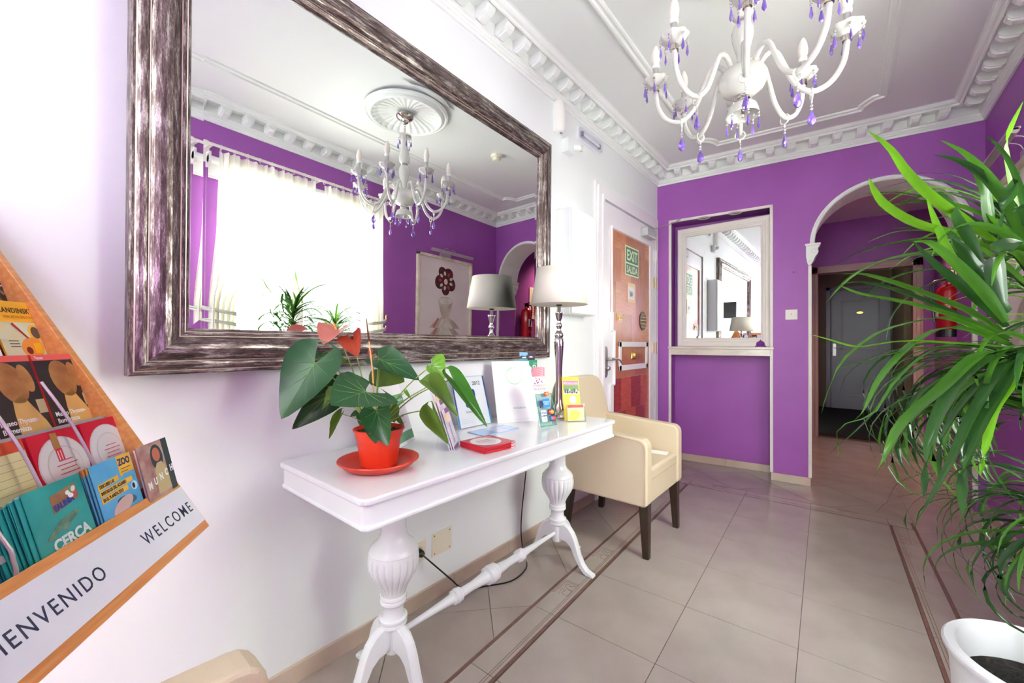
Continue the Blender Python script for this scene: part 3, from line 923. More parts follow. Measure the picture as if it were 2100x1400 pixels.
for k, (x, y) in enumerate(((.41, 4.035), (.665, 4.058))):
    dl = thing('downlight', ('left', 'right')[k] + ' recessed downlight with white rim in the top of the niche', 'light', (x, y, 2.3295))
    B().lathe([(.056, 0), (.056, -.005), (.048, -.008), (.04, -.004), (.038, 0)], 24).obj('rim', TRIMW, dl, smooth=True)
    B().lathe([(0, -.003), (.039, -.003), (.039, -.001), (0, -.001)], 20).obj('lamp_face', M('lamp_reflector', (150, 150, 146), .3, metal=.4), dl)
sw = thing('switch_plate', 'square white switch plate on the purple pillar left of the arch', 'switch', mw=BM @ Matrix.Translation((1.085, 0, 1.40)))
B().prism(rrect(-.042, -.042, .042, .042, .004), -.008, 0, lambda u, v, h: (u, h, v)).obj('plate', TRIMW, sw, bevel=.002)
B().prism(rrect(-.024, -.022, .024, .022, .002), -.012, -.008, lambda u, v, h: (u, h, v)).obj('rocker', TRIMW, sw, bevel=.001)
B().prism(ell(0, .004, .006, .003, 8), -.0125, -.012, lambda u, v, h: (u, h, v)).obj('switch_mark', INK, sw)
B().lathe([(0, 0), (.008, 0), (.005, .012), (0, .012)], 10, (0, 0, 0), (Vector((1, 0, 0)), Vector((0, 0, 1)), Vector((0, -1, 0)))).obj('painted_stub', PURP, None, mw=BM @ Matrix.Translation((1.10, 0, 1.755)))
tag(bpy.data.objects['painted_stub'], 'tiny purple-painted stub on the pillar above the switch plate', 'hook')

# ------------------------------------------------------------------ console table
tb = thing('console_table', 'long white console table with polished top and two fluted urn pedestals', 'table', (.28, 1.235, 0))
def pedestal(y, legs):
    dy = y - 1.235
    fl = lambda h, a: 1
    top = [(.07, .688), (.07, .675), (.05, .66), (.042, .62), (.041, .54), (.043, .515), (.050, .498), (.060, .487), (.071, .477), (.079, .466), (.0815, .459), (.079, .456)]
    b = B().lathe(top, 40, (-.015, dy, 0))
    u = b.obj('pedestal', LACQ, tb, smooth=True)
    urn = []
    ukeys = [(.458, .0795), (.443, .0835), (.42, .0845), (.40, .081), (.38, .0725), (.36, .0605), (.343, .0500), (.325, .0425), (.313, .040)]
    for k in range(25):
        h = .458 - k / 24 * .145
        for (h0, r0_), (h1, r1_) in zip(ukeys[:-1], ukeys[1:]):
            if h0 >= h >= h1 - 1e-9:
                urn.append((r0_ + (r1_ - r0_) * (h0 - h) / (h0 - h1), h))
                break
    def flute(h, a):
        t = (.458 - h) / .145
        k = max(0, math.sin(PI * min(1, max(0, (t - .04) / .93)))) ** .35
        return 1 - .075 * k * (1 - abs(math.sin(a * 10)) ** .6)
    B().lathe(urn[::-1], 160, (-.015, dy, 0), None, flute).obj('fluted_urn', LACQ, u, smooth=True)
    low = [(.036, .315), (.043, .311), (.044, .303), (.041, .299), (.044, .294), (.043, .286), (.036, .281), (.033, .27), (.034, .25), (.038, .24), (.046, .236), (.047, .229), (.044, .224), (.046, .219), (.045, .212), (.036, .206), (.028, .2), (.026, .13), (.024, .118), (0, .116)]
    B().lathe(low, 32, (-.015, dy, 0)).obj('turned_collar', LACQ, u, smooth=True)
    pl = [(.018, .214), (.05, .216), (.075, .205), (.096, .182), (.112, .152), (.124, .118), (.138, .08), (.156, .046), (.178, .024), (.198, .016), (.212, .012), (.216, 0), (.178, 0), (.16, .008), (.138, .03), (.118, .058), (.1, .09), (.085, .116), (.062, .132), (.018, .138)]
    for ang in legs:
        ca, sa = math.cos(R(ang)), math.sin(R(ang))
        def mp(uu, vv, h): return (-.015 + ca * uu - sa * h, dy + sa * uu + ca * h, vv)
        b = B().prism(pl, -.017, .017, mp)
        ridge = [(p[0], p[1] + .003) for p in pl[:11]] + [(p[0] - .004, p[1] - .006) for p in pl[:11]][::-1]
        b.prism(ridge, -.011, .011, mp)
        b.obj('leg', LACQ, tb, bevel=.0035)
pedestal(.80, (0, 180, 270))
pedestal(1.80, (0, 180, 90))
sp = []
for y, r_ in ((.0, .012), (.06, .013), (.15, .0165), (.22, .021), (.262, .025), (.268, .029), (.276, .0275), (.282, .031), (.29, .031), (.297, .0275), (.303, .029), (.31, .024), (.37, .023), (.43, .03), (.452, .035), (.458, .039), (.468, .038), (.476, .041), (.492, .041), (.5, .038), (.51, .039), (.516, .035)):
    sp.append((r_, y))
sp = [(r_ * (1.14 if r_ in (.029, .031, .039, .041) else .94), y) for r_, y in sp]
sp += [(r_, .968 - y) for r_, y in sp[::-1] if y < .45]
B().lathe([(r_ * .8, y) for r_, y in sp], 24, (-.015, -.415 - .02, .165), (Vector((1, 0, 0)), Vector((0, 0, 1)), Vector((0, 1, 0)))).obj('stretcher', LACQ, tb, smooth=True)
# apron, moulding, top slab (table frame: x -.26..+.25, y -.70..+.69)
ap = rrect(-.26, -.695, .248, .682, .022)
B().prism(ap, .688, .748).obj('apron', LACQ, tb, bevel=.001)
B().prism(rrect(-.262, -.700, .255, .688, .024), .682, .694).obj('apron_moulding', LACQ, tb, bevel=.004, seg=3)
B().prism(rrect(-.264, -.707, .258, .692, .026), .747, .7655).obj('table_top', LTOP, tb, bevel=.006, seg=3)
TZ = .7657

# ================================================================== ON THE CONSOLE TABLE
# --- table lamp
lp = thing('table_lamp', 'tall silver baluster lamp with an ivory shade at the right end of the console table', 'lamp', (.262, 1.815, TZ))
B().lathe([(.072, 0), (.072, .008), (.06, .014), (.045, .022), (.03, .04), (.02, .07), (.0165, .1), (.0165, .2), (.0175, .25), (.021, .32), (.0245, .37), (.026, .395), (.025, .408), (.019, .416), (.021, .422), (.024, .428), (.023, .438), (.016, .446), (.010, .458), (.011, .468), (.0165, .478), (.0155, .488), (.009, .498), (.010, .508), (.015, .520), (.0205, .545), (.0225, .55), (.0215, .554), (.012, .552), (.0095, .556), (.0095, .6), (0, .6)], 36).obj('lamp_base', SILVER, lp, smooth=True)
B().lathe([(.013, .585), (.016, .59), (.016, .625), (0, .625)], 20).obj('bulb_holder', BLACK, lp, smooth=True)
B().lathe([(.150, .592), (.1505, .592), (.1195, .782), (.119, .782), (.1485, .593)], 56).obj('lamp_shade', SHADE, lp, smooth=False)
b = B()
for k in range(3):
    a = 2 * PI * k / 3
    b.tube([(.012 * math.cos(a), .012 * math.sin(a), .62), (.121 * math.cos(a), .121 * math.sin(a), .77)], .0015, 6)
b.obj('shade_carrier', CHROME, lp)
B().lathe([(0, .62), (.012, .625), (.022, .66), (.02, .69), (0, .705)], 16).obj('lamp_bulb', BULB, lp, smooth=True)
for f in bpy.data.objects['lamp_shade'].data.polygons: f.use_smooth = True

# --- anthurium in a red pot
ax, ay = .325, .705
pt = thing('potted_anthurium', 'leafy anthurium in a red plastic pot standing in a red saucer on the table', 'plant', (ax, ay, TZ))
pw = Vector((ax, ay, TZ))
B().lathe([(0, 0), (.075, 0), (.088, .004), (.104, .014), (.118, .026), (.122, .028), (.121, .031), (.114, .030), (.1, .018), (.086, .009), (0, .007)], 48).obj('saucer', TERRA, pt, smooth=True)
B().lathe([(.05, .009), (.055, .012), (.066, .095), (.0685, .096), (.073, .118), (.0765, .119), (.077, .123), (.074, .124), (.0715, .119), (.066, .1), (0, .1)], 48).obj('pot', TERRA, pt, smooth=True)
def soil(r_, z_, mat, par, n=18, amp=.004, seed=1):
    rs = random.Random(seed)
    vs, fs = [], []
    for i in range(n + 1):
        for k in range(28):
            q = r_ * i / n
            a = 2 * PI * k / 28
            vs.append((q * math.cos(a), q * math.sin(a), z_ + (rs.random() - .5) * amp * 2 * (i < n)))
    for i in range(n):
        for k in range(28):
            fs.append((i * 28 + k, i * 28 + (k + 1) % 28, (i + 1) * 28 + (k + 1) % 28, (i + 1) * 28 + k))
    o = B().add(vs, fs).obj('soil', mat, par)
    o['kind'] = 'stuff'
    return o
soil(.07, .112, SOIL, pt)

def heart(base, tip, nrm, W_, mat, parent, off, name='leaf', cup=.12, curl=.15, lobe=.24, veins=True, fold=0):
    """heart-shaped blade: base = petiole joint, tip = apex, nrm = facing direction, W_ = half width"""
    base, tip, nrm = Vector(base), Vector(tip), Vector(nrm)
    A = tip - base
    L = A.length
    A.normalize()
    Nn = (nrm - A * nrm.dot(A)).normalized()
    S = A.cross(Nn)
    def halfw(a):
        t = (a + lobe) / (1 + lobe)
        if t <= 0: return 0
        return W_ * (math.sin(PI * min(1, t) ** .62) ** .72) * (1 - .25 * t) * 1.16 if t < 1 else 0
    def surf(a, w):
        x = w / max(W_, 1e-6)
        z = L * (cup * x * x - curl * max(0, a) ** 2 + fold * abs(x)) + .0015 * math.sin(a * 23) * abs(x)
        return base - off + A * (a * L) + S * w + Nn * z
    vs, fs = [], []
    na, nw = 18, 5
    for sg in (-1, 1):
        k0 = len(vs)
        for i in range(na + 1):
            a = -lobe + (1 + lobe) * i / na
            o_ = halfw(a)
            i_ = 0 if a >= 0 else W_ * .95 * (-a / lobe) ** .8 * .42
            i_ = min(i_, o_)
            for j in range(nw + 1):
                w = i_ + (o_ - i_) * j / nw
                vs.append(surf(a, sg * w))
        for i in range(na):
            for j in range(nw):
                q = k0 + i * (nw + 1) + j
                fs.append((q, q + nw + 1, q + nw + 2, q + 1) if sg > 0 else (q + 1, q + nw + 2, q + nw + 1, q))
    o = B().add(vs, fs).obj(name, mat, parent, smooth=True)
    if veins:
        b = B()
        b.tube([surf(a / 10, 0) + Nn * .0006 for a in range(0, 10)], [.0012 * (1 - a / 12) for a in range(10)], 5)
        for sg in (-1, 1):
            for a0, a1, w1 in ((0, -.16, .62), (0, .12, .78), (.04, .42, .66), (.2, .62, .5)):
                b.tube([surf(a0 + (a1 - a0) * t, sg * W_ * w1 * t ** 1.1) + Nn * .0005 for t in (0, .25, .5, .75, 1)], [.0009, .0008, .0006, .0005, .0003], 4)
        b.obj('leaf_vein', VEIN, o)
    return o
VC = -_f
D0 = 1.30
def stem(pts, r_, mat=STEM, name='stem'):
    q = bez([p - pw for p in pts], 14)
    return B().tube(q, [r_ * (1 - .25 * i / 14) for i in range(15)], 6).obj(name, mat, pt, smooth=True)
root = at(768, 886, D0)
up = Vector((0, 0, 1))
# (base px, tip px, base depth, tip depth, half width, material, facing, cup, curl)
LV = [
 ((646, 744), (574, 858), 1.20, 1.13, .076, LEAFD, VC * 1 + up * .15, .10, .05, .42),
 ((750, 803), (682, 822), 1.14, 1.02, .088, LEAFD, VC * .8 + up * .45, .08, .10, .50),
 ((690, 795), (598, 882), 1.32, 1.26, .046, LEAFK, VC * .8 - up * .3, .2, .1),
 ((692, 812), (655, 838), 1.18, 1.2, .024, LEAFO, VC * .5 + up * .5, .3, .1),
 ((777, 736), (860, 771), 1.34, 1.30, .05, LEAFD, VC * .6 + up * .8, .12, .12),
 ((779, 755), (828, 786), 1.40, 1.42, .055, LEAFO, VC * .8 - up * .2, .2, .15),
 ((684, 748), (700, 728), 1.36, 1.42, .036, LEAFO, VC * .5 + up * .6, .1, .1),
 ((656, 735), (700, 722), 1.32, 1.40, .034, LEAFD, VC * .3 + up * .8, .1, .1),
 ((885, 748), (916, 774), 1.32, 1.34, .042, LEAFY, VC * .5 + up * .5, .3, .1),
 ((928, 776), (1000, 872), 1.30, 1.24, .023, LEAFG, VC * .8 + up * .5, .25, .12),
 ((876, 793), (943, 846), 1.28, 1.24, .026, LEAFO, VC * .4 + up * .7, .35, .15),
 ((887, 839), (917, 912), 1.26, 1.24, .024, LEAFO, VC * .9 - up * .1, .45, .1),
 ((772, 840), (793, 913), 1.18, 1.13, .042, LEAFD, VC * .95 + up * .2, .18, .1),
 ((768, 868), (770, 909), 1.20, 1.16, .026, LEAFD, VC * .95 + up * .1, .15, .05),
 ((740, 846), (718, 853), 1.28, 1.24, .016, LEAFD, VC * .6 + up * .8, .1, .05),
 ((752, 848), (742, 882), 1.30, 1.31, .028, LEAFD, VC * .9, .1, .05),
 ((804, 832), (808, 868), 1.36, 1.38, .024, LEAFO, VC, .1, .05),
 ((700, 848), (673, 901), 1.30, 1.30, .012, LEAFO, VC, .3, .05),
 ((833, 801), (843, 818), 1.34, 1.34, .006, LEAFY, VC, .2, .0),
 ((817, 855), (829, 875), 1.33, 1.33, .008, LEAFO, VC, .2, .0),
 ((765, 722), (752, 730), 1.42, 1.44, .016, SPINK, VC, .1, .05),
 ((790, 880), (742, 886), 1.26, 1.24, .010, LEAFO, up, .1, .05),
]
for bpx, tpx, d0, d1, w, mt, nr, cu, cr, *lb in LV:
    bb_, tt_ = at(*bpx, d0), at(*tpx, d1)
    heart(bb_, tt_, nr, w, mt, pt, pw, cup=cu, curl=cr, lobe=(lb[0] if lb else .24), veins=w > .03)
    mid = (root + bb_) / 2 + up * .25 * (bb_ - root).length * .35
    stem([root + (bb_ - root) * .02, mid, bb_], .0026 if w > .02 else .0014)
# spathes and spadices
heart(at(689, 677), at(664, 690, 1.24), VC, .01, SPINK, pt, pw, veins=False) if False else None
def spathe(bpx, tpx, d0, d1, w, mt, nr, spx, sd, sm, srt):
    bb_ = at(*bpx, d0)
    heart(bb_, at(*tpx, d1), nr, w, mt, pt, pw, 'spathe', .25, .1, .3, False)
    stem([root, (root + bb_) / 2 + up * .01, bb_], .0026, STEM, 'flower_stalk')
    B().tube([bb_ - pw, at(*spx, sd) - pw], [.0035, .0022], 8).obj('spadix', sm, pt, smooth=True)
spathe((690, 676), (662, 700), 1.30, 1.22, .048, SPINK, VC * .35 + up * .85, (683, 660), 1.30, SPAD, 0)
spathe((722, 694), (731, 727), 1.28, 1.22, .036, SRED, VC * .8 + up * .3, (722, 690), 1.26, SPADD, 0)
st = bez([root - pw, at(765, 780, 1.27) - pw, at(757, 700, 1.26) - pw], 10)
B().tube(st, .0026, 6).obj('flower_stalk', M('pale_orange_stalk', (214, 156, 104), .5), pt, smooth=True)
B().tube([st[-1], at(751, 652, 1.26) - pw], [.0034, .0012], 8).obj('spadix', SPADD, pt, smooth=True)
spathe((672, 672), (692, 664), 1.34, 1.38, .018, SPINK, up, (676, 655), 1.34, SPAD, 0) if False else None

# --- print helpers: a thing whose local X runs along its width, Y up its face, Z out of its face
def stand(name, label, cat, BL, BR, lean, group=None, z=TZ + .0006):
    a, c_ = Vector((BL[0], BL[1], z)), Vector((BR[0], BR[1], z))
    e_ = (c_ - a)
    w = e_.length
    e_.normalize()
    hh_ = Vector((0, 0, 1)).cross(e_)
    U_ = Vector((0, 0, 1)) * math.cos(R(lean)) + hh_ * math.sin(R(lean))
    N_ = e_.cross(U_)
    return thing(name, label, cat, mw=MF(a, e_, U_, N_), group=group), w
def zback(lean):
    return math.tan(R(lean))
# certificate with green bands behind the pot
t, w = stand('green_banded_certificate', 'upright certificate with green bands in an acrylic stand behind the plant pot', 'certificate', (.209, .844), (.120, .998), 18)
B().box((0, 0, -.003), (w, .245, 0)).obj('acrylic_back', ACRYL, t)
B().box((.004, .004, 0), (w - .004, .241, .0006)).obj('sheet', PAPER, t)
patch(t, rect(.006, .016, w - .006, .05), .0006, P((86, 160, 112)))
patch(t, rect(.006, .155, w - .006, .195), .0006, P((96, 166, 120)))
text(t, 'informativo', .018, w - .012, .167, .0009, PAPER, align='RIGHT')
text(t, 'WWW', .012, .05, .118, .0009, P((80, 150, 104)), bold=.0005)
for k in range(4): patch(t, rect(.03, .07 + k * .012, .12 + .02 * (k % 2), .0715 + k * .012), .0006, GREYL)
B().box((0, -.0, -.05), (w, .003, -.003)).obj('acrylic_foot', ACRYL, t)
# award card 2012
t, w = stand('award_card', 'white award card dated 2012 with blue side bands in a clear stand against the wall', 'certificate', (.112, 1.242), (.117, 1.450), 16.5)
B().box((-.004, -.0, -.004), (w + .006, .24, -.001)).obj('acrylic_back', ACRYL, t)
B().box((-.004, 0, .002), (w + .006, .236, .0035)).obj('acrylic_front', ACRYL, t)
B().box((0, .003, -.001), (w, .233, .001)).obj('sheet', PAPER, t)
for x0 in (.0, w - .009):
    patch(t, rect(x0, .07, x0 + .009, .233), .001, P((44, 72, 140)))
    patch(t, rect(x0, .003, x0 + .009, .07), .001, P((40, 140, 204)))
text(t, '2012', .026, w - .03, .193, .0013, INK, align='RIGHT', bold=.0004)
patch(t, rrect(w * .30, .09, w * .64, .175, .012), .001, P((34, 72, 150)), 'blue_emblem')
patch(t, ell(w * .45, .13, .016, .016), .0013, PAPER)
text(t, 'Hostal Al', .016, w * .42, .066, .0013, GREYL, align='CENTER', bold=.0003)
for k in range(3): patch(t, rect(.02, .022 + k * .009, .085 - .01 * k, .0232 + k * .009), .001, P((196, 198, 204)))
for k in range(3): patch(t, rect(.12, .022 + k * .009, .175 - .008 * k, .0232 + k * .009), .001, P((196, 198, 204)))
# large white certificate
t, w = stand('large_white_certificate', 'large white certificate with a faint green wreath leaning under the mirror', 'certificate', (.145, 1.461), (.254, 1.648), 20.5)
B().box((0, 0, -.006), (w, .314, 0)).obj('mount_board', PAPER, t, bevel=.001)
FG = P((186, 220, 186))
b = B()
for k in range(22):
    a = 2 * PI * k / 22
    cx_, cy_ = w * .52 + .043 * math.cos(a), .235 + .043 * math.sin(a)
    b.prism(ell(cx_, cy_, .0085, .0035, 8, a + PI / 2 + .4), 0, .0003)
b.obj('wreath_print', FG, t)
for k in range(7): patch(t, ell(w * .5 - .03 + .004 * k, .262 + .0025 * k, .005, .003, 8, .6), .0003, P((150, 206, 166)), 'wreath_leaf')
text(t, 'EXCELENCIA', .011, w * .56, .066, .0003, P((140, 190, 160)), align='CENTER', bold=.0002)
for k in range(4): patch(t, rect(w * .5 - .012, .19 - k * .01, w * .5 + .006 + .003 * (k % 2), .1912 - k * .01), 0, P((216, 224, 216)))
patch(t, rect(.03, .012, w - .02, .013), 0, P((216, 216, 216)))
# card-sticker glass holder with the flamenco leaflet
t, w = stand('glass_leaflet_holder', 'clear glass leaflet holder with green edges carrying payment card stickers', 'holder', (.357, 1.521), (.379, 1.616), 15.5)
gh = .152
B().box((0, 0, -.0005), (w, gh, .0025)).obj('glass_front', GGLASS, t)
b = B()
b.box((0, gh - .0015, -.0008), (w, gh + .0008, .003)).box((0, -.0008, -.0008), (w, .0015, .003)).box((-.001, 0, -.0008), (.0008, gh, .003)).box((w - .0008, 0, -.0008), (w + .001, gh, .003))
b.obj('glass_edge', GEDGE, t)
B().box((.0, .0, -.06), (w, .0025, 0)).obj('glass_foot', GGLASS, t)
zz = .0027
patch(t, rect(.034, .086, .077, .128), zz, P((46, 140, 210)), 'card_sticker')
text(t, 'AMERICAN', .0095, .0555, .109, zz + .0003, PAPER, align='CENTER', sx=.8)
text(t, 'EXPRESS', .0095, .0555, .099, zz + .0003, PAPER, align='CENTER', sx=.8)
for cx_, cy_, c1, c2, tx in ((.066, .150, (206, 50, 44), (232, 140, 50), ''), (.076, .064, (206, 50, 44), (236, 160, 60), 'MasterCard'), (.080, .034, (40, 130, 196), (206, 60, 60), 'Maestro')):
    if cy_ < .14: patch(t, rrect(cx_ - .02, cy_ - .013, cx_ + .02, cy_ + .013, .003), zz, P((40, 44, 70)), 'card_sticker')
    patch(t, ell(cx_ - .006, cy_, .0105, .0105), zz + .0002, P(c1), 'card_sticker')
    patch(t, ell(cx_ + .007, cy_, .0105, .0105), zz + .0004, P(c2), 'card_sticker')
    text(t, tx or 'MAESTRO', .0068, cx_, cy_ - .002, zz + .0007, PAPER, align='CENTER', sx=.7)
patch(t, rect(.012, .052, .046, .074), zz, P((226, 236, 246)), 'card_sticker')
text(t, 'VISA', .0155, .029, .058, zz + .0003, P((34, 60, 140)), align='CENTER', bold=.0004)
patch(t, rect(.010, .022, .045, .046), zz, P((206, 232, 236)), 'card_sticker')
text(t, '->', .016, .0275, .029, zz + .0003, INK, align='CENTER')
fl_ = thing('flamenco_leaflet', 'white flamenco show leaflet with red and blue letters standing in the glass holder', 'leaflet', mw=t.matrix_world @ Matrix.Translation((.006, .006, -.022)) @ Matrix.Rotation(R(1), 4, 'X'))
lw, lh = w - .016, .232
B().box((0, 0, 0), (lw, lh, .003)).obj('cover', PAPER, fl_)
rr_ = random.Random(5)
for k in range(16):
    x, y = rr_.uniform(.008, lw - .01), rr_.choice([rr_.uniform(.20, .226), rr_.uniform(.03, .12)])
    patch(fl_, ell(x, y, rr_.uniform(.002, .0045), rr_.uniform(.003, .006), 7, rr_.random() * 3), .003, P(rr_.choice([(214, 60, 60), (70, 90, 170), (60, 160, 190), (150, 60, 120)])), 'confetti')
text(fl_, 'FLAMENCO', .0175, lw / 2, .183, .0034, P((206, 56, 60)), align='CENTER', sx=.83)
text(fl_, 'VILLA-ROSA', .0165, lw / 2, .167, .0034, P((50, 44, 84)), align='CENTER', sx=.83)
patch(fl_, rect(.01, .157, lw - .01, .1578), .003, P((206, 120, 120)))
patch(fl_, rect(.004, .09, lw - .004, .115), .003, P((178, 176, 214)))
# leaflets standing behind the certificate
for nm_, lab, px0, px1, pyb, pyt, dd, c1, c2, tx in (
    ('lake_leaflet', 'dark leaflet with a blue lake photo, topmost behind the white certificate', 1065.5, 1097, 790, 722.5, 2.14, (120, 176, 226), (40, 34, 44), ''),
    ('green_leaflet', 'green leaflet with white capitals peeking out behind the white certificate', 1085, 1101.5, 800, 738, 2.12, (20, 124, 80), (20, 124, 80), 'D'),
    ('pink_leaflet', 'pink marbled leaflet just above the flamenco leaflet', 1092, 1116.5, 815, 753, 2.10, (226, 130, 140), (206, 84, 96), '')):
    a_, c_ = at(px0, pyb, dd), at(px1, pyb, dd)
    w_ = (c_ - a_).length
    hgt = (at(px0, pyt, dd) - a_).length
    e_ = (c_ - a_).normalized()
    U_ = Vector((0, 0, 1))
    base_drop = a_.z - (TZ + .0006)
    a_ = a_ - U_ * base_drop
    hgt += base_drop
    t = thing(nm_, lab, 'leaflet', mw=MF(a_, e_, U_, e_.cross(U_)))
    B().box((0, 0, 0), (w_, hgt, .002)).obj('cover', P(c1), t)
    if nm_ == 'lake_leaflet':
        patch(t, rect(w_ * .52, hgt - .042, w_, hgt), .002, P(c2))
        patch(t, [(0, hgt - .022), (w_ * .15, hgt - .016), (w_ * .3, hgt - .019), (w_ * .52, hgt - .014), (w_ * .52, hgt - .034), (0, hgt - .034)], .0022, P((52, 60, 50)))
        patch(t, [(w_ * .16, hgt - .03), (w_ * .22, hgt - .022), (w_ * .3, hgt - .026), (w_ * .36, hgt - .02), (w_ * .46, hgt - .03)], .0024, PAPER)
        patch(t, [(w_ * .58, hgt - .024), (w_ * .75, hgt - .019), (w_ * .9, hgt - .024), (w_ * .75, hgt - .027)], .0024, PAPER)
        patch(t, rect(0, hgt - .043, w_ * .52, hgt - .036), .0024, P((70, 150, 130)))
    elif tx:
        text(t, 'RIE', .014, w_ * .98, hgt - .022, .0024, P((150, 206, 180)), align='RIGHT')
        text(t, tx, .026, w_ * .9, hgt - .044, .0024, PAPER, align='RIGHT', bold=.001)
    else:
        for k in range(5): patch(t, [(w_ * .2, hgt - .05 + .009 * k), (w_ * .9, hgt - .042 + .009 * k), (w_ * .9, hgt - .038 + .009 * k), (w_ * .5, hgt - .045 + .009 * k)], .002, P((240, 200, 204)))
# yellow leaflet in its acrylic pocket
t, w = stand('yellow_tour_leaflet', 'yellow tour leaflet with a photo of cyclists at the right end of the table', 'leaflet', (.362, 1.714), (.424, 1.775), 19)
B().box((0, .004, -.004), (w, .226, 0)).obj('cover', P((246, 220, 80)), t)
patch(t, rect(.004, .185, w - .004, .205), 0, P((222, 120, 170)))
text(t, 'BIKE tours & rent', .0125, w / 2, .190, .0004, PAPER, align='CENTER', sx=.8)
patch(t, rect(0, .205, w, .226), 0, P((250, 190, 70)))
patch(t, rect(.005, .135, w - .003, .184), 0, P((120, 150, 96)), 'photo_print')
patch(t, rect(.005, .135, w - .003, .153), .0003, P((196, 190, 180)), 'photo_print')
for k in range(6):
    x = .014 + .0115 * k
    patch(t, ell(x, .158 - .003 * (k % 2), .0035, .008, 8), .0006, P(((90, 100, 120), (60, 66, 80), (190, 196, 206))[k % 3]), 'cyclist_print')
    patch(t, ell(x, .148 - .003 * (k % 2), .005, .005, 8), .0005, P((60, 62, 70)), 'cyclist_print')
patch(t, ell(w * .58, .108, .018, .02), 0, PAPER)
t2, w2 = stand('acrylic_card_pocket', 'small acrylic pocket of red and yellow cards in front of the yellow leaflet', 'holder', (.385, 1.704), (.452, 1.782), 12)
ph = .092
B().box((0, 0, -.001), (w2 * .93, ph, .001)).obj('pocket_front', ACRYL, t2)
B().box((0, 0, -.035), (.0018, ph + .002, 0)).box((w2 * .93 - .0018, 0, -.035), (w2 * .93, ph + .002, 0)).box((0, 0, -.035), (w2 * .93, .0018, 0)).obj('pocket_side', ACRYL, t2)
B().box((.004, .006, -.012), (w2 * .93 - .006, ph - .006, -.004)).obj('card_stack', P((244, 238, 170)), t2)
patch(t2, rect(.006, ph - .022, w2 * .93 - .008, ph - .008), -.0039, P((222, 70, 60)))
patch(t2, [(.006, .012), (.05, .010), (.07, .04), (.05, .06), (.02, .05)], -.0037, P((240, 226, 90)))
# purple leaflets in a tall acrylic holder
cx_ = [(.309, .964), (.372, .995)]
t, w = stand('tall_acrylic_holder', 'tall clear acrylic holder of purple and pink leaflets right of the plant', 'holder', (.366, .990), (.305, 1.070), 18)
B().box((0, 0, -.03), (w, .232, -.028)).obj('acrylic_back', ACRYL, t)
B().box((0, 0, .0), (w, .105, .002)).obj('acrylic_front', ACRYL, t)
B().box((0, 0, -.03), (.002, .15, .002)).box((w - .002, 0, -.03), (w, .15, .002)).box((0, 0, -.03), (w, .002, .002)).obj('acrylic_side', ACRYL, t)
B().tube([(.01, .002, -.09), (w - .01, .002, -.09)], .0022, 6).tube([(w / 2, .12, -.03), (w / 2, .003, -.09)], .0022, 6).obj('strut', ACRYL, t)
m0 = t.matrix_world.copy()
for k in range(3):
    l = thing('purple_leaflet', ('white and purple leaflet at the front of the tall acrylic holder', 'white and purple leaflet in the middle of the tall acrylic holder', 'white and purple leaflet at the back of the tall acrylic holder')[k], 'leaflet', mw=m0 @ Matrix.Translation((.004, .003, -.006 - .008 * k)), group='purple leaflets in the acrylic holder')
    lw = w - .008
    hh_ = .15 + .035 * k
    B().box((0, 0, -.003), (lw, hh_, 0)).obj('cover', P((242, 226, 238)), l)
    patch(l, rect(lw * .1, .1 if k == 0 else .12, lw * .75, hh_ - .02), 0, P((250, 214, 170)) if k != 1 else P((232, 190, 222)))
    patch(l, rect(0, 0, lw, .012), 0, P((150, 50, 130)))
    patch(l, rect(lw * .3, hh_ - .018, lw, hh_), .0002, P((120, 40, 130)))
    text(l, ('MADRID', 'ACTIVA', 'TOURS')[k], .02, lw * .5, .022, .0004, P((150, 60, 150)), align='LEFT', rot=R(90), bold=.0006)
# stack of four red booklets
for k in range(4):
    ang = R((82.0, 84.5, 82.8, 85.5)[k])
    X_ = Vector((math.cos(ang), math.sin(ang), 0))
    t = thing('red_booklet', ('red booklet at the bottom of the stack beside the acrylic holder', 'red booklet second from the bottom of the stack', 'red booklet just under the top one of the stack', 'top red booklet of the stack with a white plate on its cover')[k], 'booklet', mw=MF(Vector((.412, 1.105, TZ + .0006 + .0056 * k)) , X_, Vector((-X_.y, X_.x, 0)), Vector((0, 0, 1))), group='stack of red booklets')
    B().box((-.072, -.072, .0006), (.071, .072, .0044)).obj('pages', PAPER, t)
    B().box((-.073, -.073, 0), (.073, .073, .0007)).box((-.073, -.073, .0043), (.073, .073, .005)).box((-.0735, -.073, 0), (-.0725, .073, .005)).box((-.073, -.0735, 0), (.05, -.0725, .005)).obj('cover', P((186, 24, 40), .3), t)
    if k == 3:
        patch(t, ell(-.008, .004, .058, .058, 40), .005, P((228, 226, 226)), 'plate_print')
        patch(t, ell(-.008, .004, .04, .04, 32), .0053, P((214, 212, 212)), 'plate_print')
        text(t, 'MADRID', .016, -.045, -.004, .0056, P((206, 80, 70)), rot=R(0))
        patch(t, rect(-.04, .016, .02, .021), .0056, P((190, 120, 90)))
        text(t, 'Mahou', .012, .03, .048, .0054, PAPER)
# pale blue card lying flat
t = thing('blue_card', 'pale blue glossy card lying flat behind the red booklets', 'card', mw=MF((.238, 1.33, TZ + .0007), (math.cos(R(86)), math.sin(R(86)), 0), (-math.sin(R(86)), math.cos(R(86)), 0), (0, 0, 1)))
B().prism(rrect(-.108, -.055, .108, .055, .006), 0, .003).obj('card_body', P((166, 200, 236), .15), t)
patch(t, rect(-.02, -.055, .05, .055), .003, P((210, 216, 240), .15))
patch(t, rect(.06, -.04, .1, .03), .003, P((196, 222, 244), .15))

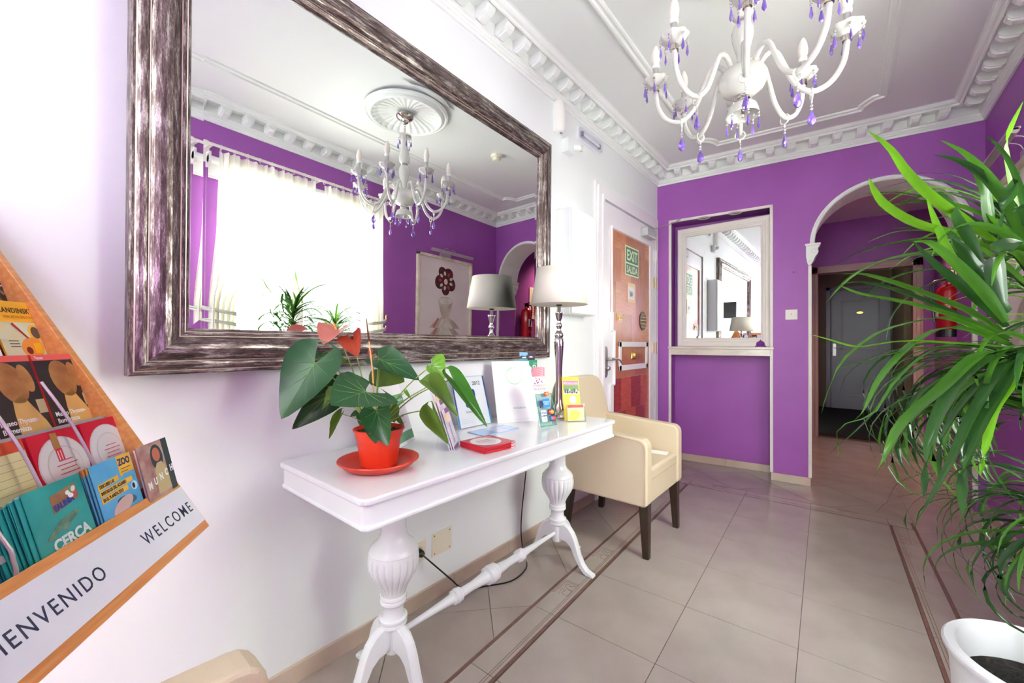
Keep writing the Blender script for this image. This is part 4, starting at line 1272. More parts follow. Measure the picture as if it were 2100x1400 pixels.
# ================================================================== ARMCHAIRS
def armchair(name, label, loc, rot, group):
    """local +x is the front; half width .29"""
    t = thing(name, label, 'armchair', loc, rot, group=group)
    def arm(sg):
        pl = [(-.27, .283), (.262, .283), (.278, .3)] + [(.278 - .045 + .045 * math.cos(R(a)), .60 + .045 * math.sin(R(a))) for a in (0, 22, 45, 67, 90)] + [(.1, .652), (-.12, .668), (-.27, .675)]
        o = B().prism(pl, sg * .218, sg * .29, lambda u, v, h: (u, h, v)).obj('arm', CREAM, t, bevel=.016, seg=4)
        b = B()
        for y in (sg * .2915, ):
            q = [(p[0] - .014 if p[0] > .2 else p[0], y, p[1] - .012 if p[1] > .58 else p[1]) for p in pl[1:]]
            b.tube(q, .0016, 5)
        q = [(.2765, sg * .272, z) for z in (.3, .4, .5, .6)]
        b.tube(q, .0014, 5)
        b.obj('stitching', STITCH, o)
    arm(-1); arm(1)
    B().box((-.2, -.217, .285), (.268, .217, .42)).obj('front_rail', CREAM, t, bevel=.012, seg=3)
    B().box((-.2, -.216, .40), (.270, .216, .475)).obj('seat', CREAM, t, bevel=.018, seg=4)
    B().tube([(.268, -.205, .415), (.271, 0, .416), (.268, .205, .415)], .0022, 6).obj('seat_piping', STITCH, t)
    pl = [(-.275, .29), (.275, .29), (.29, .45), (.288, .66), (.268, .80), (.245, .875), (.21, .92), (.15, .935), (-.15, .935), (-.21, .92), (-.245, .875), (-.268, .80), (-.288, .66), (-.29, .45)]
    def mp(u, v, h):
        return (-.205 - h - max(0, v - .42) * .17, u, v)
    B().prism(pl, -.03, .055, mp).obj('backrest', CREAM, t, bevel=.02, seg=4)
    for x, y, s1, s2 in ((.245, -.235, 1, 1), (.245, .235, 1, 1), (-.225, -.225, -1, 1), (-.225, .225, -1, 1)):
        b = B()
        w0, w1 = .026, .017
        ox = -.03 if x < 0 else 0.012
        vs = []
        for z, w, dx in ((.29, w0, 0), (0, w1, ox)):
            for i_, j_ in ((-1, -1), (1, -1), (1, 1), (-1, 1)): vs.append((x + dx + i_ * w, y + j_ * w + (.008 if y > 0 else -.008) * (z == 0), z))
        b.add(vs, [(0, 1, 2, 3), (7, 6, 5, 4), (0, 4, 5, 1), (1, 5, 6, 2), (2, 6, 7, 3), (3, 7, 4, 0)])
        b.obj('leg', DWOOD, t, bevel=.003)
    return t
armchair('armchair', 'cream leatherette armchair between the console table and the exit door', (.352, 2.385, 0), 0, None)
armchair('armchair', 'cream leatherette armchair cut off by the bottom edge, below the brochure rack', (.945, -.02, 0), R(90), None)
t = thing('white_card', 'small white card lying on the seat of the far armchair', 'card', (.53, 2.535, .4755), R(-82))
B().box((-.04, -.055, 0), (.04, .055, .0012)).obj('card_sheet', PAPER, t)

# ================================================================== CEILING
CHX, CHY = 1.12, 1.83
t = thing('ceiling_rose', 'round fluted plaster ceiling rose above the chandelier', 'ceiling rose', (CHX - .02, CHY, ZC))
prof = [(.30, 0), (.298, -.012), (.285, -.018), (.275, -.012), (.268, -.014), (.262, -.024), (.25, -.03), (.24, -.026), (.236, -.016), (.2, -.0), (.13, .012), (.06, .012), (.03, .006), (0, .006)]
prof = [(r_, z - .002) for r_, z in prof]
def rf(h, a): return 1
vs, fs = [], []
n = 144
for i, (r_, z) in enumerate(prof):
    for k in range(n):
        a = 2 * PI * k / n
        dz = -.010 * abs(math.sin(a * 14)) ** .7 * (1 if .05 < r_ < .237 else 0) * (r_ / .237)
        rr_ = r_ * (1 + (.012 * abs(math.sin(a * 14)) if r_ in (.236, .24) else 0))
        vs.append((rr_ * math.cos(a), rr_ * math.sin(a), z - .012 + dz))
for i in range(len(prof) - 1):
    for k in range(n): fs.append((i * n + k, i * n + (k + 1) % n, (i + 1) * n + (k + 1) % n, (i + 1) * n + k))
B().add(vs, fs).obj('plaster_rose', PLAS, t)
t = thing('smoke_detector', 'round cream smoke detector on the ceiling beyond the chandelier', 'smoke detector', (1.0, 2.75, ZC))
B().lathe([(0, -.048), (.028, -.048), (.034, -.04), (.036, -.024), (.046, -.02), (.05, -.012), (.052, 0)], 28).obj('detector_body', M('cream_plastic', (232, 226, 206), .4), t, smooth=False)

ch = thing('chandelier', 'eight-armed milky glass chandelier hung with amethyst crystal drops', 'chandelier', (CHX, CHY, 0))
NK = M('polished_nickel', (206, 198, 190), .12, metal=1)
B().lathe([(.062, 2.80), (.064, 2.79), (.055, 2.775), (.03, 2.765), (.028, 2.755), (.022, 2.745), (.012, 2.74), (0, 2.74)], 28).obj('canopy', NK, ch, smooth=True)
b = B()
for k in range(4):
    z = 2.728 - k * .016
    X_, Y_ = (Vector((1, 0, 0)), Vector((0, 0, 1))) if k % 2 else (Vector((0, 1, 0)), Vector((0, 0, 1)))
    b.ring((0, 0, z), .0085, .002, X_, Y_, 12, 5)
b.obj('chain', NK, ch)
B().lathe([(.008, 2.67), (.03, 2.665), (.048, 2.655), (.05, 2.645), (.04, 2.64), (.02, 2.64), (.018, 2.635), (.02, 2.60), (.026, 2.56), (.034, 2.52), (.04, 2.49), (.038, 2.465), (.026, 2.45), (.016, 2.445)], 28).obj('upper_baluster', FROST, ch, smooth=True)
B().lathe([(.019, 2.438), (.024, 2.442), (.024, 2.447), (.019, 2.45)], 20).obj('nickel_ring', NK, ch, smooth=True)
B().lathe([(.018, 2.437), (.032, 2.425), (.04, 2.40), (.038, 2.37), (.03, 2.34), (.022, 2.31), (.018, 2.28), (.022, 2.262), (.03, 2.258)], 28).obj('lower_baluster', FROST, ch, smooth=True)
B().lathe([(.03, 2.258), (.055, 2.252), (.078, 2.235), (.088, 2.212), (.086, 2.19), (.072, 2.165), (.048, 2.148), (.022, 2.142)], 36).obj('glass_bowl', FROST, ch, smooth=True)
B().lathe([(.02, 2.142), (.026, 2.138), (.026, 2.13), (.02, 2.126), (.02, 2.118), (.024, 2.114)], 20).obj('nickel_ring', NK, ch, smooth=True)
B().lathe([(.02, 2.116), (.034, 2.113), (.05, 2.10), (.056, 2.082), (.058, 2.07), (.06, 2.062), (.055, 2.064), (.05, 2.08), (.03, 2.1), (.015, 2.105)], 32).obj('bottom_bell', FROST, ch, smooth=True)
B().lathe([(0, 2.055), (.004, 2.058), (.008, 2.07), (.006, 2.08), (.012, 2.09), (.02, 2.1), (.02, 2.104)], 16).obj('nickel_finial', NK, ch, smooth=True)
# crystals (shared meshes)
def kite():
    b = B()
    vs = [(0, 0, 0)]
    for z, r_ in ((-.004, .003), (-.03, .0078), (-.036, .0068)):
        for k in range(6): vs.append((r_ * math.cos(PI * k / 3), r_ * .62 * math.sin(PI * k / 3), z))
    vs.append((0, 0, -.045))
    fs = [(0, 1 + k, 1 + (k + 1) % 6) for k in range(6)]
    for i in range(2):
        for k in range(6): fs.append((1 + i * 6 + k, 1 + (i + 1) * 6 + k, 1 + (i + 1) * 6 + (k + 1) % 6, 1 + i * 6 + (k + 1) % 6))
    fs += [(13 + k, 19, 13 + (k + 1) % 6) for k in range(6)]
    return b.add(vs, fs)
def pear():
    b = B()
    prof = [(0, 0), (.004, -.007), (.0115, -.024), (.0155, -.036), (.0135, -.047), (.007, -.055), (0, -.058)]
    vs, fs = [(0, 0, 0)], []
    n = 8
    for i, (r_, z) in enumerate(prof[1:-1]):
        for k in range(n):
            a = 2 * PI * (k + .5 * (i % 2)) / n
            vs.append((r_ * math.cos(a), r_ * .62 * math.sin(a), z))
    vs.append((0, 0, -.058))
    m = len(prof) - 2
    fs += [(0, 1 + k, 1 + (k + 1) % n) for k in range(n)]
    for i in range(m - 1):
        for k in range(n):
            a0, a1 = 1 + i * n + k, 1 + i * n + (k + 1) % n
            b0, b1 = 1 + (i + 1) * n + k, 1 + (i + 1) * n + (k + 1) % n
            if i % 2 == 0: fs += [(a0, b0, a1), (a1, b0, b1)]
            else: fs += [(a0, b1, a1), (a0, b0, b1)]
    fs += [(1 + (m - 1) * n + k, len(vs) - 1, 1 + (m - 1) * n + (k + 1) % n) for k in range(n)]
    return b.add(vs, fs)
def beadm(mb=2):
    b = B()
    for j_ in range(mb):
        z = -.006 - .0125 * j_
        b.lathe([(0, z - .0055), (.004, z - .003), (.0052, z), (.004, z + .003), (0, z + .0055)], 8)
    b.tube([(0, 0, .004), (0, 0, -.03)], .0005, 4)
    return b
KM = kite().obj('kite_drop', AMETH); PM = pear().obj('pear_drop', AMETH); BM_ = beadm(2).obj('crystal_beads', CLEAR)
kme, pme, bme = KM.data, PM.data, BM_.data
for o in (KM, PM, BM_): bpy.data.objects.remove(o)
def inst(name, me, par, loc, rz):
    o = bpy.data.objects.new(name, me); COL.objects.link(o); o.parent = par; o.location = loc; o.rotation_euler = (0, 0, rz); return o
rc = random.Random(11)
def pendant(par, x, y, z, big=False, drop=.024):
    inst('crystal_beads', bme, par, (x, y, z), rc.random() * 6)
    inst('pear_drop' if big else 'kite_drop', pme if big else kme, par, (x, y, z - drop), rc.random() * 6)
arms = []
for k in range(8):
    ang = R(22.5 + 45 * k - 10)
    a = bpy.data.objects.new('arm', None)
    COL.objects.link(a)
    a.parent = ch
    a.rotation_euler = (0, 0, ang)
    q = bez([(.055, 0, 2.248), (.085, 0, 2.285), (.115, 0, 2.278), (.14, 0, 2.22), (.175, 0, 2.14), (.225, 0, 2.098), (.28, 0, 2.115), (.318, 0, 2.175), (.33, 0, 2.25)], 36)
    B().tube(q, .0098, 10).obj('glass_tube', FROST, a, smooth=True)
    B().lathe([(.009, 2.25), (.015, 2.252), (.0155, 2.272), (.012, 2.275)], 16, (.33, 0, 0)).obj('nickel_cup', NK, a, smooth=True)
    b = B()
    n = 40
    vs = []
    pf = [(.008, 2.27), (.02, 2.272), (.038, 2.282), (.05, 2.298), (.052, 2.302), (.046, 2.30), (.03, 2.29), (.008, 2.286)]
    for r_, z in pf:
        for j_ in range(n):
            an = 2 * PI * j_ / n
            q_ = r_ * (1 + (.05 * math.cos(an * 8) if r_ > .03 else 0))
            vs.append((.33 + q_ * math.cos(an), q_ * math.sin(an), z))
    b.add(vs, [(i * n + j_, i * n + (j_ + 1) % n, (i + 1) * n + (j_ + 1) % n, (i + 1) * n + j_) for i in range(len(pf) - 1) for j_ in range(n)])
    b.obj('drip_cup', FROST, a, smooth=True)
    B().lathe([(.0115, 2.286), (.0115, 2.355), (.0, 2.356)], 16, (.33, 0, 0)).obj('candle_sleeve', CHROME, a, smooth=False)
    B().lathe([(.0115, 2.352), (.0155, 2.355), (.0155, 2.366), (.0125, 2.37)], 16, (.33, 0, 0)).obj('bulb_collar', PLAS, a, smooth=True)
    B().lathe([(.0125, 2.368), (.0175, 2.385), (.0185, 2.402), (.015, 2.425), (.009, 2.443), (.004, 2.452), (0, 2.453)], 16, (.33, 0, 0)).obj('candle_bulb', BULB, a, smooth=True)
    for j_ in range(6):
        an = 2 * PI * (j_ + .5) / 6
        pendant(a, .33 + .047 * math.cos(an), .047 * math.sin(an), 2.292)
    # hooked ring and big pear drop at the bottom of the arm
    b = B().ring((.225, 0, 2.088), .019, .0036, Vector((0, 1, 0)), Vector((0, 0, 1)), 16, 6)
    b.tube([(.225, 0, 2.07), (.225, 0, 2.053)], .003, 6)
    b.obj('glass_ring', FROST, a, smooth=True)
    inst('crystal_beads', bme, a, (.225, 0, 2.05), 0)
    inst('pear_drop', pme, a, (.225, 0, 2.028), rc.random() * 3)
    arms.append(a)
for j_ in range(6):
    an = 2 * PI * j_ / 6
    pendant(ch, .056 * math.cos(an), .056 * math.sin(an), 2.064)
for j_ in range(6):
    an = 2 * PI * j_ / 6 + .4
    pendant(ch, .047 * math.cos(an), .047 * math.sin(an), 2.642, drop=.03 + .012 * (j_ % 2))

# ================================================================== RIGHT WALL: window dressing and picture
# curtains
def curtain(name, label, fn, n=90, m=40):
    b = B()
    b.grid(fn, n, m)
    o = b.obj(name, CURT, smooth=True)
    return tag(o, label, 'curtain', 'sheer curtains of the side window')
def lerp(a, b_, t): return a + (b_ - a) * t
def prof_at(keys, z):
    for (z0, a0, b0), (z1, a1, b1) in zip(keys[:-1], keys[1:]):
        if z0 >= z >= z1:
            t = (z0 - z) / (z0 - z1)
            t = t * t * (3 - 2 * t)
            return lerp(a0, a1, t), lerp(b0, b1, t)
    return keys[-1][1:]
def cfn(keys, x0, nf, ph):
    def fn(u, v):
        z = keys[0][0] + (keys[-1][0] - keys[0][0]) * v
        a, b_ = prof_at(keys, z)
        w = b_ - a
        amp = .018 + .012 * (1 - w / .7)
        y = a + w * u + .012 * math.sin(u * nf * 2 * PI * .5 + ph)
        x = x0 + amp * math.sin(u * nf * 2 * PI + ph + v * 1.2) * (1 + .4 * math.sin(u * 13)) - .012 * math.sin(u * nf * 4.3 * PI)
        return (x, y, z)
    return fn
ZR = 2.50
curtain('curtain', 'sheer white curtain at the near side of the window, tied back with a rope', cfn([(ZR - .03, .98, 1.66), (2.0, .97, 1.62), (1.36, .93, 1.10), (1.1, .93, 1.12), (.12, .92, 1.2)], 2.065, 11, 0))
curtain('curtain', 'sheer white curtain at the far side of the window beside the framed picture', cfn([(ZR - .03, 1.74, 2.34), (2.0, 1.8, 2.34), (1.33, 2.12, 2.33), (1.1, 2.1, 2.33), (.12, 2.05, 2.34)], 2.065, 9, 1))
t = thing('curtain_rod', 'white curtain rod with rings across the top of the side window', 'curtain rod', (2.065, 0, ZR))
B().tube([(0, .9, 0), (0, 2.42, 0)], .0105, 12).obj('rod', TRIMW, t, smooth=True)
for y in (.9, 2.42): B().lathe([(0, -.012), (.014, -.012), (.016, 0), (.014, .012), (0, .012)], 12, (0, y, 0), (Vector((1, 0, 0)), Vector((0, 0, 1)), Vector((0, 1, 0)))).obj('finial', TRIMW, t, smooth=True)
ring_me = None
for k in range(17):
    y = .99 + k * .0835
    if 1.67 < y < 1.74: continue
    if ring_me is None:
        o = B().ring((0, 0, -.006), .018, .0022, Vector((1, 0, 0)), Vector((0, 0, 1)), 14, 5).obj('curtain_ring', TRIMW, t)
        ring_me = o.data
        o.location = (0, y, 0)
    else:
        o = bpy.data.objects.new('curtain_ring', ring_me); COL.objects.link(o); o.parent = t; o.location = (0, y, 0)
for y in (.93, 1.70, 2.40): B().box((0, y - .012, -.012), (.105, y + .012, .012)).box((.095, y - .02, -.1), (.105, y + .02, .03)).obj('bracket', TRIMW, t, bevel=.002)
t = thing('roller_blind', 'rolled-up white roller blind behind the curtain rod', 'blind', (2.125, 0, 2.415))
B().lathe([(0, -.7), (.026, -.7), (.026, .7), (0, .7)], 18, (0, 1.63, 0), (Vector((1, 0, 0)), Vector((0, 0, 1)), Vector((0, 1, 0)))).obj('blind_roll', PAPER, t, smooth=False)
B().box((.022, .94, -.11), (.026, 2.32, 0)).obj('blind_cloth', PAPER, t)
B().box((.016, .94, -.122), (.032, 2.32, -.108)).obj('bottom_bar', TRIMW, t, bevel=.002)
b = B()
for dy in (0, .018):
    for k in range(86):
        b.lathe([(0, -.0028), (.0022, 0), (0, .0028)], 5, (-.01, .90 + dy, -.02 - k * .0128))
    b.tube([(-.01, .90 + dy, 0), (-.01, .90 + dy, -1.12)], .0006, 4)
o = b.obj('bead_chain', M('chain_ivory', (220, 206, 190), .4), t)
o['kind'] = 'stuff'
B().box((-.02, .895, -1.17), (.0, .925, -1.11)).obj('chain_weight', ACRYL, t)
B().box((-.02, .93, -.05), (.045, .945, .05)).obj('blind_bracket', TRIMW, t)
for nm, y0, y1, sg in (('near', .87, 1.06, 1), ('far', 2.42, 2.2, -1)):
    z = 1.385 if sg > 0 else 1.36
    t = thing('tieback_rope', 'grey twisted tie-back rope on a brass hook at the ' + nm + ' side of the window', 'rope', (0, 0, 0))
    B().tube(bez([(2.165, y0, z + .03), (2.13, y0, z + .035), (2.115, y0, z), (2.13, y0, z - .015)], 10), .005, 8).lathe([(0, -.014), (.011, -.012), (.013, 0), (.011, .012), (0, .014)], 12, (2.115, y0, z + .03)).obj('brass_hook', BRASS, t, smooth=True)
    ym = y1
    for dz in (0, -.014):
        B().tube(bez([(2.12, y0, z + dz), (2.09, y0 + sg * .03, z - .012 + dz), (2.035, y0 + sg * .1, z - .03 + dz), (2.01, ym, z - .045 + dz), (2.04, ym + sg * .02, z - .05 + dz), (2.09, ym + sg * .015, z - .04 + dz), (2.125, y0 + sg * .08, z - .02 + dz), (2.13, y0 + sg * .01, z - .005 + dz)], 30), .0062, 8).obj('rope_strand', M('grey_rope', (206, 206, 196), .8, bump=.6, bscale=240), t, smooth=True)

# portrait and picture light: frame local x along -y? (viewer in the room reads from near wall side)
pf = thing('framed_picture', 'tall cream-framed pinkish picture on the purple wall below the picture light', 'picture', mw=MF((2.168, 3.70, .96), (0, -1, 0), (0, 0, 1), (-1, 0, 0)))
PW_, PH_ = .87, 1.16
FCR = M('cream_distressed_frame', (232, 222, 204), .5, rgb2=(206, 194, 172), nscale=14)
b = B()
b.box((0, 0, 0), (.03, PH_, .035)).box((PW_ - .03, 0, 0), (PW_, PH_, .035)).box((0, 0, 0), (PW_, .03, .035)).box((0, PH_ - .03, 0), (PW_, PH_, .035))
b.obj('picture_frame', FCR, pf, bevel=.003)
BGP = M('print_ground', (226, 212, 214), .6, rgb2=(236, 224, 224), nscale=3)
B().box((.028, .028, .004), (PW_ - .028, PH_ - .028, .012)).obj('canvas', BGP, pf)
G1, G2, G3 = M('print_grey', (178, 164, 152), .6, rgb2=(206, 196, 184), nscale=9), M('print_pale', (208, 200, 188), .6, rgb2=(228, 222, 212), nscale=11), M('print_taupe', (132, 114, 102), .6, rgb2=(168, 150, 136), nscale=12)
HR, RD, SK = M('print_maroon', (96, 44, 44), .6, rgb2=(60, 32, 34), nscale=20), P((190, 60, 70), .6), P((232, 200, 186), .6)
ox = .435
def pp_(poly, z, m, nm='still_life_print'): patch(pf, [(ox + x, y) for x, y in poly], .012 + z * .0003, m, nm)
# a generic still life: a wide pale vase on a cloth with a dark red bouquet
pp_([(-.36, .03), (-.34, .19), (-.26, .33), (-.15, .42), (-.05, .47), (.05, .47), (.15, .42), (.26, .33), (.34, .19), (.36, .03)], 1, G1)
pp_([(-.16, .03), (-.17, .2), (-.12, .35), (-.03, .45), (.06, .44), (.12, .32), (.15, .15), (.15, .03)], 2, G2)
pp_([(-.34, .2), (-.2, .14), (0, .12), (.2, .14), (.34, .2), (.34, .18), (.2, .12), (0, .10), (-.2, .12), (-.34, .18)], 3, G3)
pp_([(-.05, .45), (-.09, .56), (-.12, .66), (-.06, .70), (.06, .70), (.12, .66), (.09, .56), (.05, .45)], 4, G1)
pp_([(-.12, .655), (-.06, .62), (.06, .62), (.12, .655), (.06, .69), (-.06, .69)], 5, G2)
for k, (x, y, r_) in enumerate(((0, .9, .12), (-.08, .86, .085), (.09, .87, .085), (-.04, .97, .08), (.05, .98, .07), (0, .79, .07))): pp_(ell(x, y, r_, r_ * .9, 14, k), 6 + k * .4, HR)
for k in range(9):
    a_ = 2 * PI * k / 9
    pp_(ell(.09 * math.cos(a_), .89 + .085 * math.sin(a_), .026, .018, 8, a_), 10, (RD, SK, G2)[k % 3])
pp_([(.1, .44), (.2, .3), (.215, .31), (.12, .46)], 6, P((196, 110, 110), .6))
pp_(ell(0, .88, .03, .035, 12), 10.5, SK)
pl_ = thing('picture_light', 'slim chrome picture light above the tall cream-framed picture', 'light', mw=MF((2.168, 3.27, 2.15), (0, -1, 0), (0, 0, 1), (-1, 0, 0)))
LG = M('picture_light_metal', (196, 190, 190), .3, metal=.6)
B().box((-.06, -.03, 0), (.10, .012, .03)).obj('wall_plate', LG, pl_, bevel=.003)
for x in (-.03, .07): B().tube(bez([(x, .0, .02), (x, .045, .04), (x, .06, .09), (x - .01, .03, .12)], 12), .0035, 8).obj('bracket_arm', CHROME, pl_, smooth=True)
B().tube([(-.33, .0, .125), (.33, .0, .125)], .014, 12).box((-.33, .004, .108), (.33, .016, .145)).obj('lamp_tube', LG, pl_)

# passage items seen in the big mirror
for nm, lab, y0, y1, z0, z1, c in (('framed_notice', 'white-framed notice with an orange page on the passage wall nearest the arch', 4.42, 4.66, 1.38, 1.66, (226, 160, 50)), ('safety_notice', 'taller framed notice with a red emblem beyond the fire extinguisher', 5.02, 5.34, 1.5, 1.98, (226, 206, 196))):
    t = thing(nm, lab, 'notice', mw=MF((2.169, y1, z0), (0, -1, 0), (0, 0, 1), (-1, 0, 0)))
    w_, h_ = y1 - y0, z1 - z0
    B().box((0, 0, 0), (w_, h_, .012)).obj('notice_frame', TRIMW, t, bevel=.002)
    patch(t, rect(.03, .03, w_ - .03, h_ - .03), .012, P(c), 'notice_page')
    if nm == 'safety_notice':
        patch(t, ell(w_ / 2, h_ * .76, .05, .05), .0124, P((196, 40, 50)))
        patch(t, rect(w_ * .4, h_ * .55, w_ * .6, h_ * .66), .0124, P((40, 50, 110)))
        for k in range(5): patch(t, rect(.06, .07 + .028 * k, w_ - .06, .078 + .028 * k), .0124, P((110, 90, 90)))
    else:
        for k in range(4): patch(t, rect(.05, .06 + .04 * k, w_ - .05, .068 + .04 * k), .0124, P((150, 90, 40)))
t = thing('fire_extinguisher', 'red fire extinguisher hanging on the passage wall between the two notices', 'fire extinguisher', (2.08, 4.83, 1.22))
RX = M('extinguisher_red', (186, 18, 30), .25, coat=.5)
B().lathe([(0, 0), (.07, .002), (.078, .012), (.078, .36), (.07, .39), (.045, .415), (.03, .425), (.03, .44), (0, .44)], 28).obj('cylinder_body', RX, t, smooth=True)
B().lathe([(.0795, .0), (.0795, .06), (.0, .06)], 28, (0, 0, -.004)).obj('base_skirt', BLACK, t)
B().box((-.02, -.02, .44), (.02, .02, .49)).obox((-.06, 0, .5), (.04, 0, .485), .02, .012).obj('valve', BLACK, t)
B().tube(bez([(-.02, 0, .47), (-.1, -.02, .44), (-.105, -.03, .3), (-.09, -.04, .12)], 16), .009, 8).obj('hose', BLACK, t, smooth=True)
B().grid(lambda u, v: (-.0792 * math.cos((u - .5) * 1.1), .0792 * math.sin((u - .5) * 1.1), .15 + .11 * v), 8, 1).obj('paper_label', PAPER, t)
B().box((.04, -.03, .2), (.088, .03, .26)).obj('wall_bracket', DARKM, t)

# ================================================================== BROCHURE RACK (near left)
RD_ = Vector((-.8113, .5847, 0)).normalized()
RN_ = Vector((.5847, .8113, 0)).normalized()
RS_ = (RN_ * -.516 + Vector((0, 0, .856))).normalized()
RZ_ = RD_.cross(RS_)
RP = Vector((.25, .225, .832))
RM = MF(RP, RD_, RS_, RZ_)       # local x to the right along the front, y up the slope, z out of the face
RWD = .525
rk = thing('brochure_rack', 'sloping beech brochure rack with a BIENVENIDO WELCOME front board near the left wall', 'rack', mw=RM)
OW = ORANGE_WOOD
B().box((-RWD, -.131, -.022), (.004, .0, 0)).obj('front_board', OW, rk, bevel=.0015)
B().box((-RWD, -.131, -.10), (.004, -.113, -.022)).obj('bottom_board', OW, rk, bevel=.0015)
B().box((-RWD, -.125, -.105), (.0, .72, -.097)).obj('back_board', OW, rk)
for x in (-.014, -RWD):
    B().box((x, -.125, -.105), (x + .018, .74, -.004 - .006)).obj('side_panel', OW, rk, bevel=.0015)
sg = B().box((-RWD + .004, -.1125, .0), (.0, -.0175, .0012)).obj('sign_strip', P((232, 236, 242), .3), rk)
NAVY = P((52, 58, 84), .4)
text(sg, 'WELCOME', .034, -.012, -.078, .0015, NAVY, align='RIGHT', bold=.0001, space=1.34, sx=.86)
text(sg, 'BIENVENIDO', .034, -.286, -.078, .0015, NAVY, align='RIGHT', bold=.0001, space=1.22, sx=.86)
# grey tier lips and sloping wire dividers
TIERS = (-.105, .035, .20, .34, .48)
for y in TIERS[1:]:
    B().box((-RWD + .018, y - .012, -.085), (-.016, y - .010, -.03)).box((-RWD + .018, y - .012, -.03 if y != .20 else -.0305), (-.016, y + (.004 if y != .20 else .0), -.028)).obj('tier_shelf', M('grey_acrylic', (158, 152, 154), .3), rk)
for k in range(4):
    x = -.158 - .1165 * k
    B().tube(bez([(x, .095, -.006), (x, .16, .004), (x, .22, .008), (x, .281, .008)] if k != 2 else [(x, -.01, -.012), (x, .0, -.002), (x, .02, .006), (x, .06, .012), (x, .281, .010)], 12), .0026, 8).obj('wire_divider', CHROME, rk, smooth=True)
B().tube([(-.38, .1, -.10), (-.38, -.02, -.17)], .012, 8).obj('stand_bracket', DARKM, rk)
foot = RM @ Vector((-.38, -.02, -.17))
rinv = RM.inverted()
B().tube([rinv @ foot, rinv @ Vector((foot.x, foot.y, .01))], .02, 12).obj('stand_pole', DARKM, rk)
B().lathe([(0, 0), (.15, 0), (.15, .008), (.02, .016), (0, .016)], 28, rinv @ Vector((foot.x, foot.y, 0)), (rinv.to_3x3() @ Vector((1, 0, 0)), rinv.to_3x3() @ Vector((0, 1, 0)), rinv.to_3x3() @ Vector((0, 0, 1)))).obj('stand_base', DARKM, rk)

B().box((-.30, .166, -.034), (-.014, .203, -.032)).obj('grey_lip', M('grey_acrylic', (158, 152, 154), .3), rk)
def leaflet(name, label, x0, w, y, z, h, lean, col, group, draw=None, th=.0012, yaw=0, paper=None):
    t = thing(name, label, 'leaflet', mw=RM @ Matrix.Translation((x0, y, z)) @ Matrix.Rotation(R(yaw), 4, 'Y') @ Matrix.Rotation(R(lean), 4, 'X'), group=group)
    B().box((0, 0, -th), (w, h, 0)).obj('cover', col, t)
    if draw: draw(t, w, h)
    return t
TEAL = M('teal_sea_print', (20, 132, 128), .3, rgb2=(60, 176, 168), nscale=7)
BLUE = M('blue_sea_print', (36, 140, 200), .3, rgb2=(120, 196, 232), nscale=5)
def d_fauna(t, w, h):
    B().box((0, h - .002, -.0013), (w, h + .0002, .0001)).obj('top_edge', P((150, 206, 200)), t)
def d_fauna_front(t, w, h):
    b = patch(t, [(w * .38, h - .048), (w * .87, h - .038), (w * .87, h - .012), (w * .38, h - .020)], 0, M('wood_label', (164, 120, 84), .5, rgb2=(142, 98, 66), nscale=60), 'wood_label')
    text(t, 'FAUNIA', .0135, w * .41, h - .0455, .0006, P((44, 70, 150)), bold=.0006, rot=R(9), sx=.84)
    for k, (x, y, c) in enumerate(((.7, .024, (240, 240, 236)), (.76, .020, (90, 170, 90)), (.80, .028, (200, 80, 90)), (.73, .03, (240, 240, 240)), (.8, .021, (240, 240, 240)))): patch(t, ell(w * x, h - y, .0055, .004, 10, k), .0005 + .0001 * k, P(c), 'animal_badge')
    sx_, sy_ = w * .48, h - .068
    patch(t, [(sx_ - .035, sy_ - .013), (sx_ - .022, sy_ - .003), (sx_ - .002, sy_ + .008), (sx_ + .024, sy_ + .012), (sx_ + .036, sy_ + .014), (sx_ + .03, sy_ + .005), (sx_ + .012, sy_ - .003), (sx_ + .002, sy_ - .013), (sx_ - .006, sy_ - .006), (sx_ - .022, sy_ - .014), (sx_ - .032, sy_ - .016)], .0002, M('seal_print', (52, 96, 84), .4, rgb2=(120, 160, 130), nscale=40), 'seal_print')
    text(t, 'CERCA', .024, w * .22, h - .1035, .0006, P((216, 232, 226)), bold=.0010, sx=.95, rot=R(4))
rl = random.Random(9)
N1 = 18
for k in range(N1):
    f = (k == 0)
    lab = 'foremost teal aquarium leaflet with a seal and a wooden name label' if f else 'teal leaflet in the packed bundle behind the seal leaflet'
    leaflet('aquarium_leaflet', lab, -.342 + rl.uniform(-.003, .003) + (0 if f else -.002 - .0022 * k), .108, TIERS[0], -.038 - .0030 * k, .21 - .0028 * k * (k > 0) * .4, 16 - .25 * k + rl.uniform(-.3, .3), TEAL, None if f else 'bundle of teal leaflets', d_fauna_front if f else d_fauna, yaw=-4 * (k / N1))
def d_zoo(t, w, h):
    B().box((0, h - .012, -.0013), (w, h + .0002, .0001)).obj('orange_edge', P((226, 150, 50)), t)
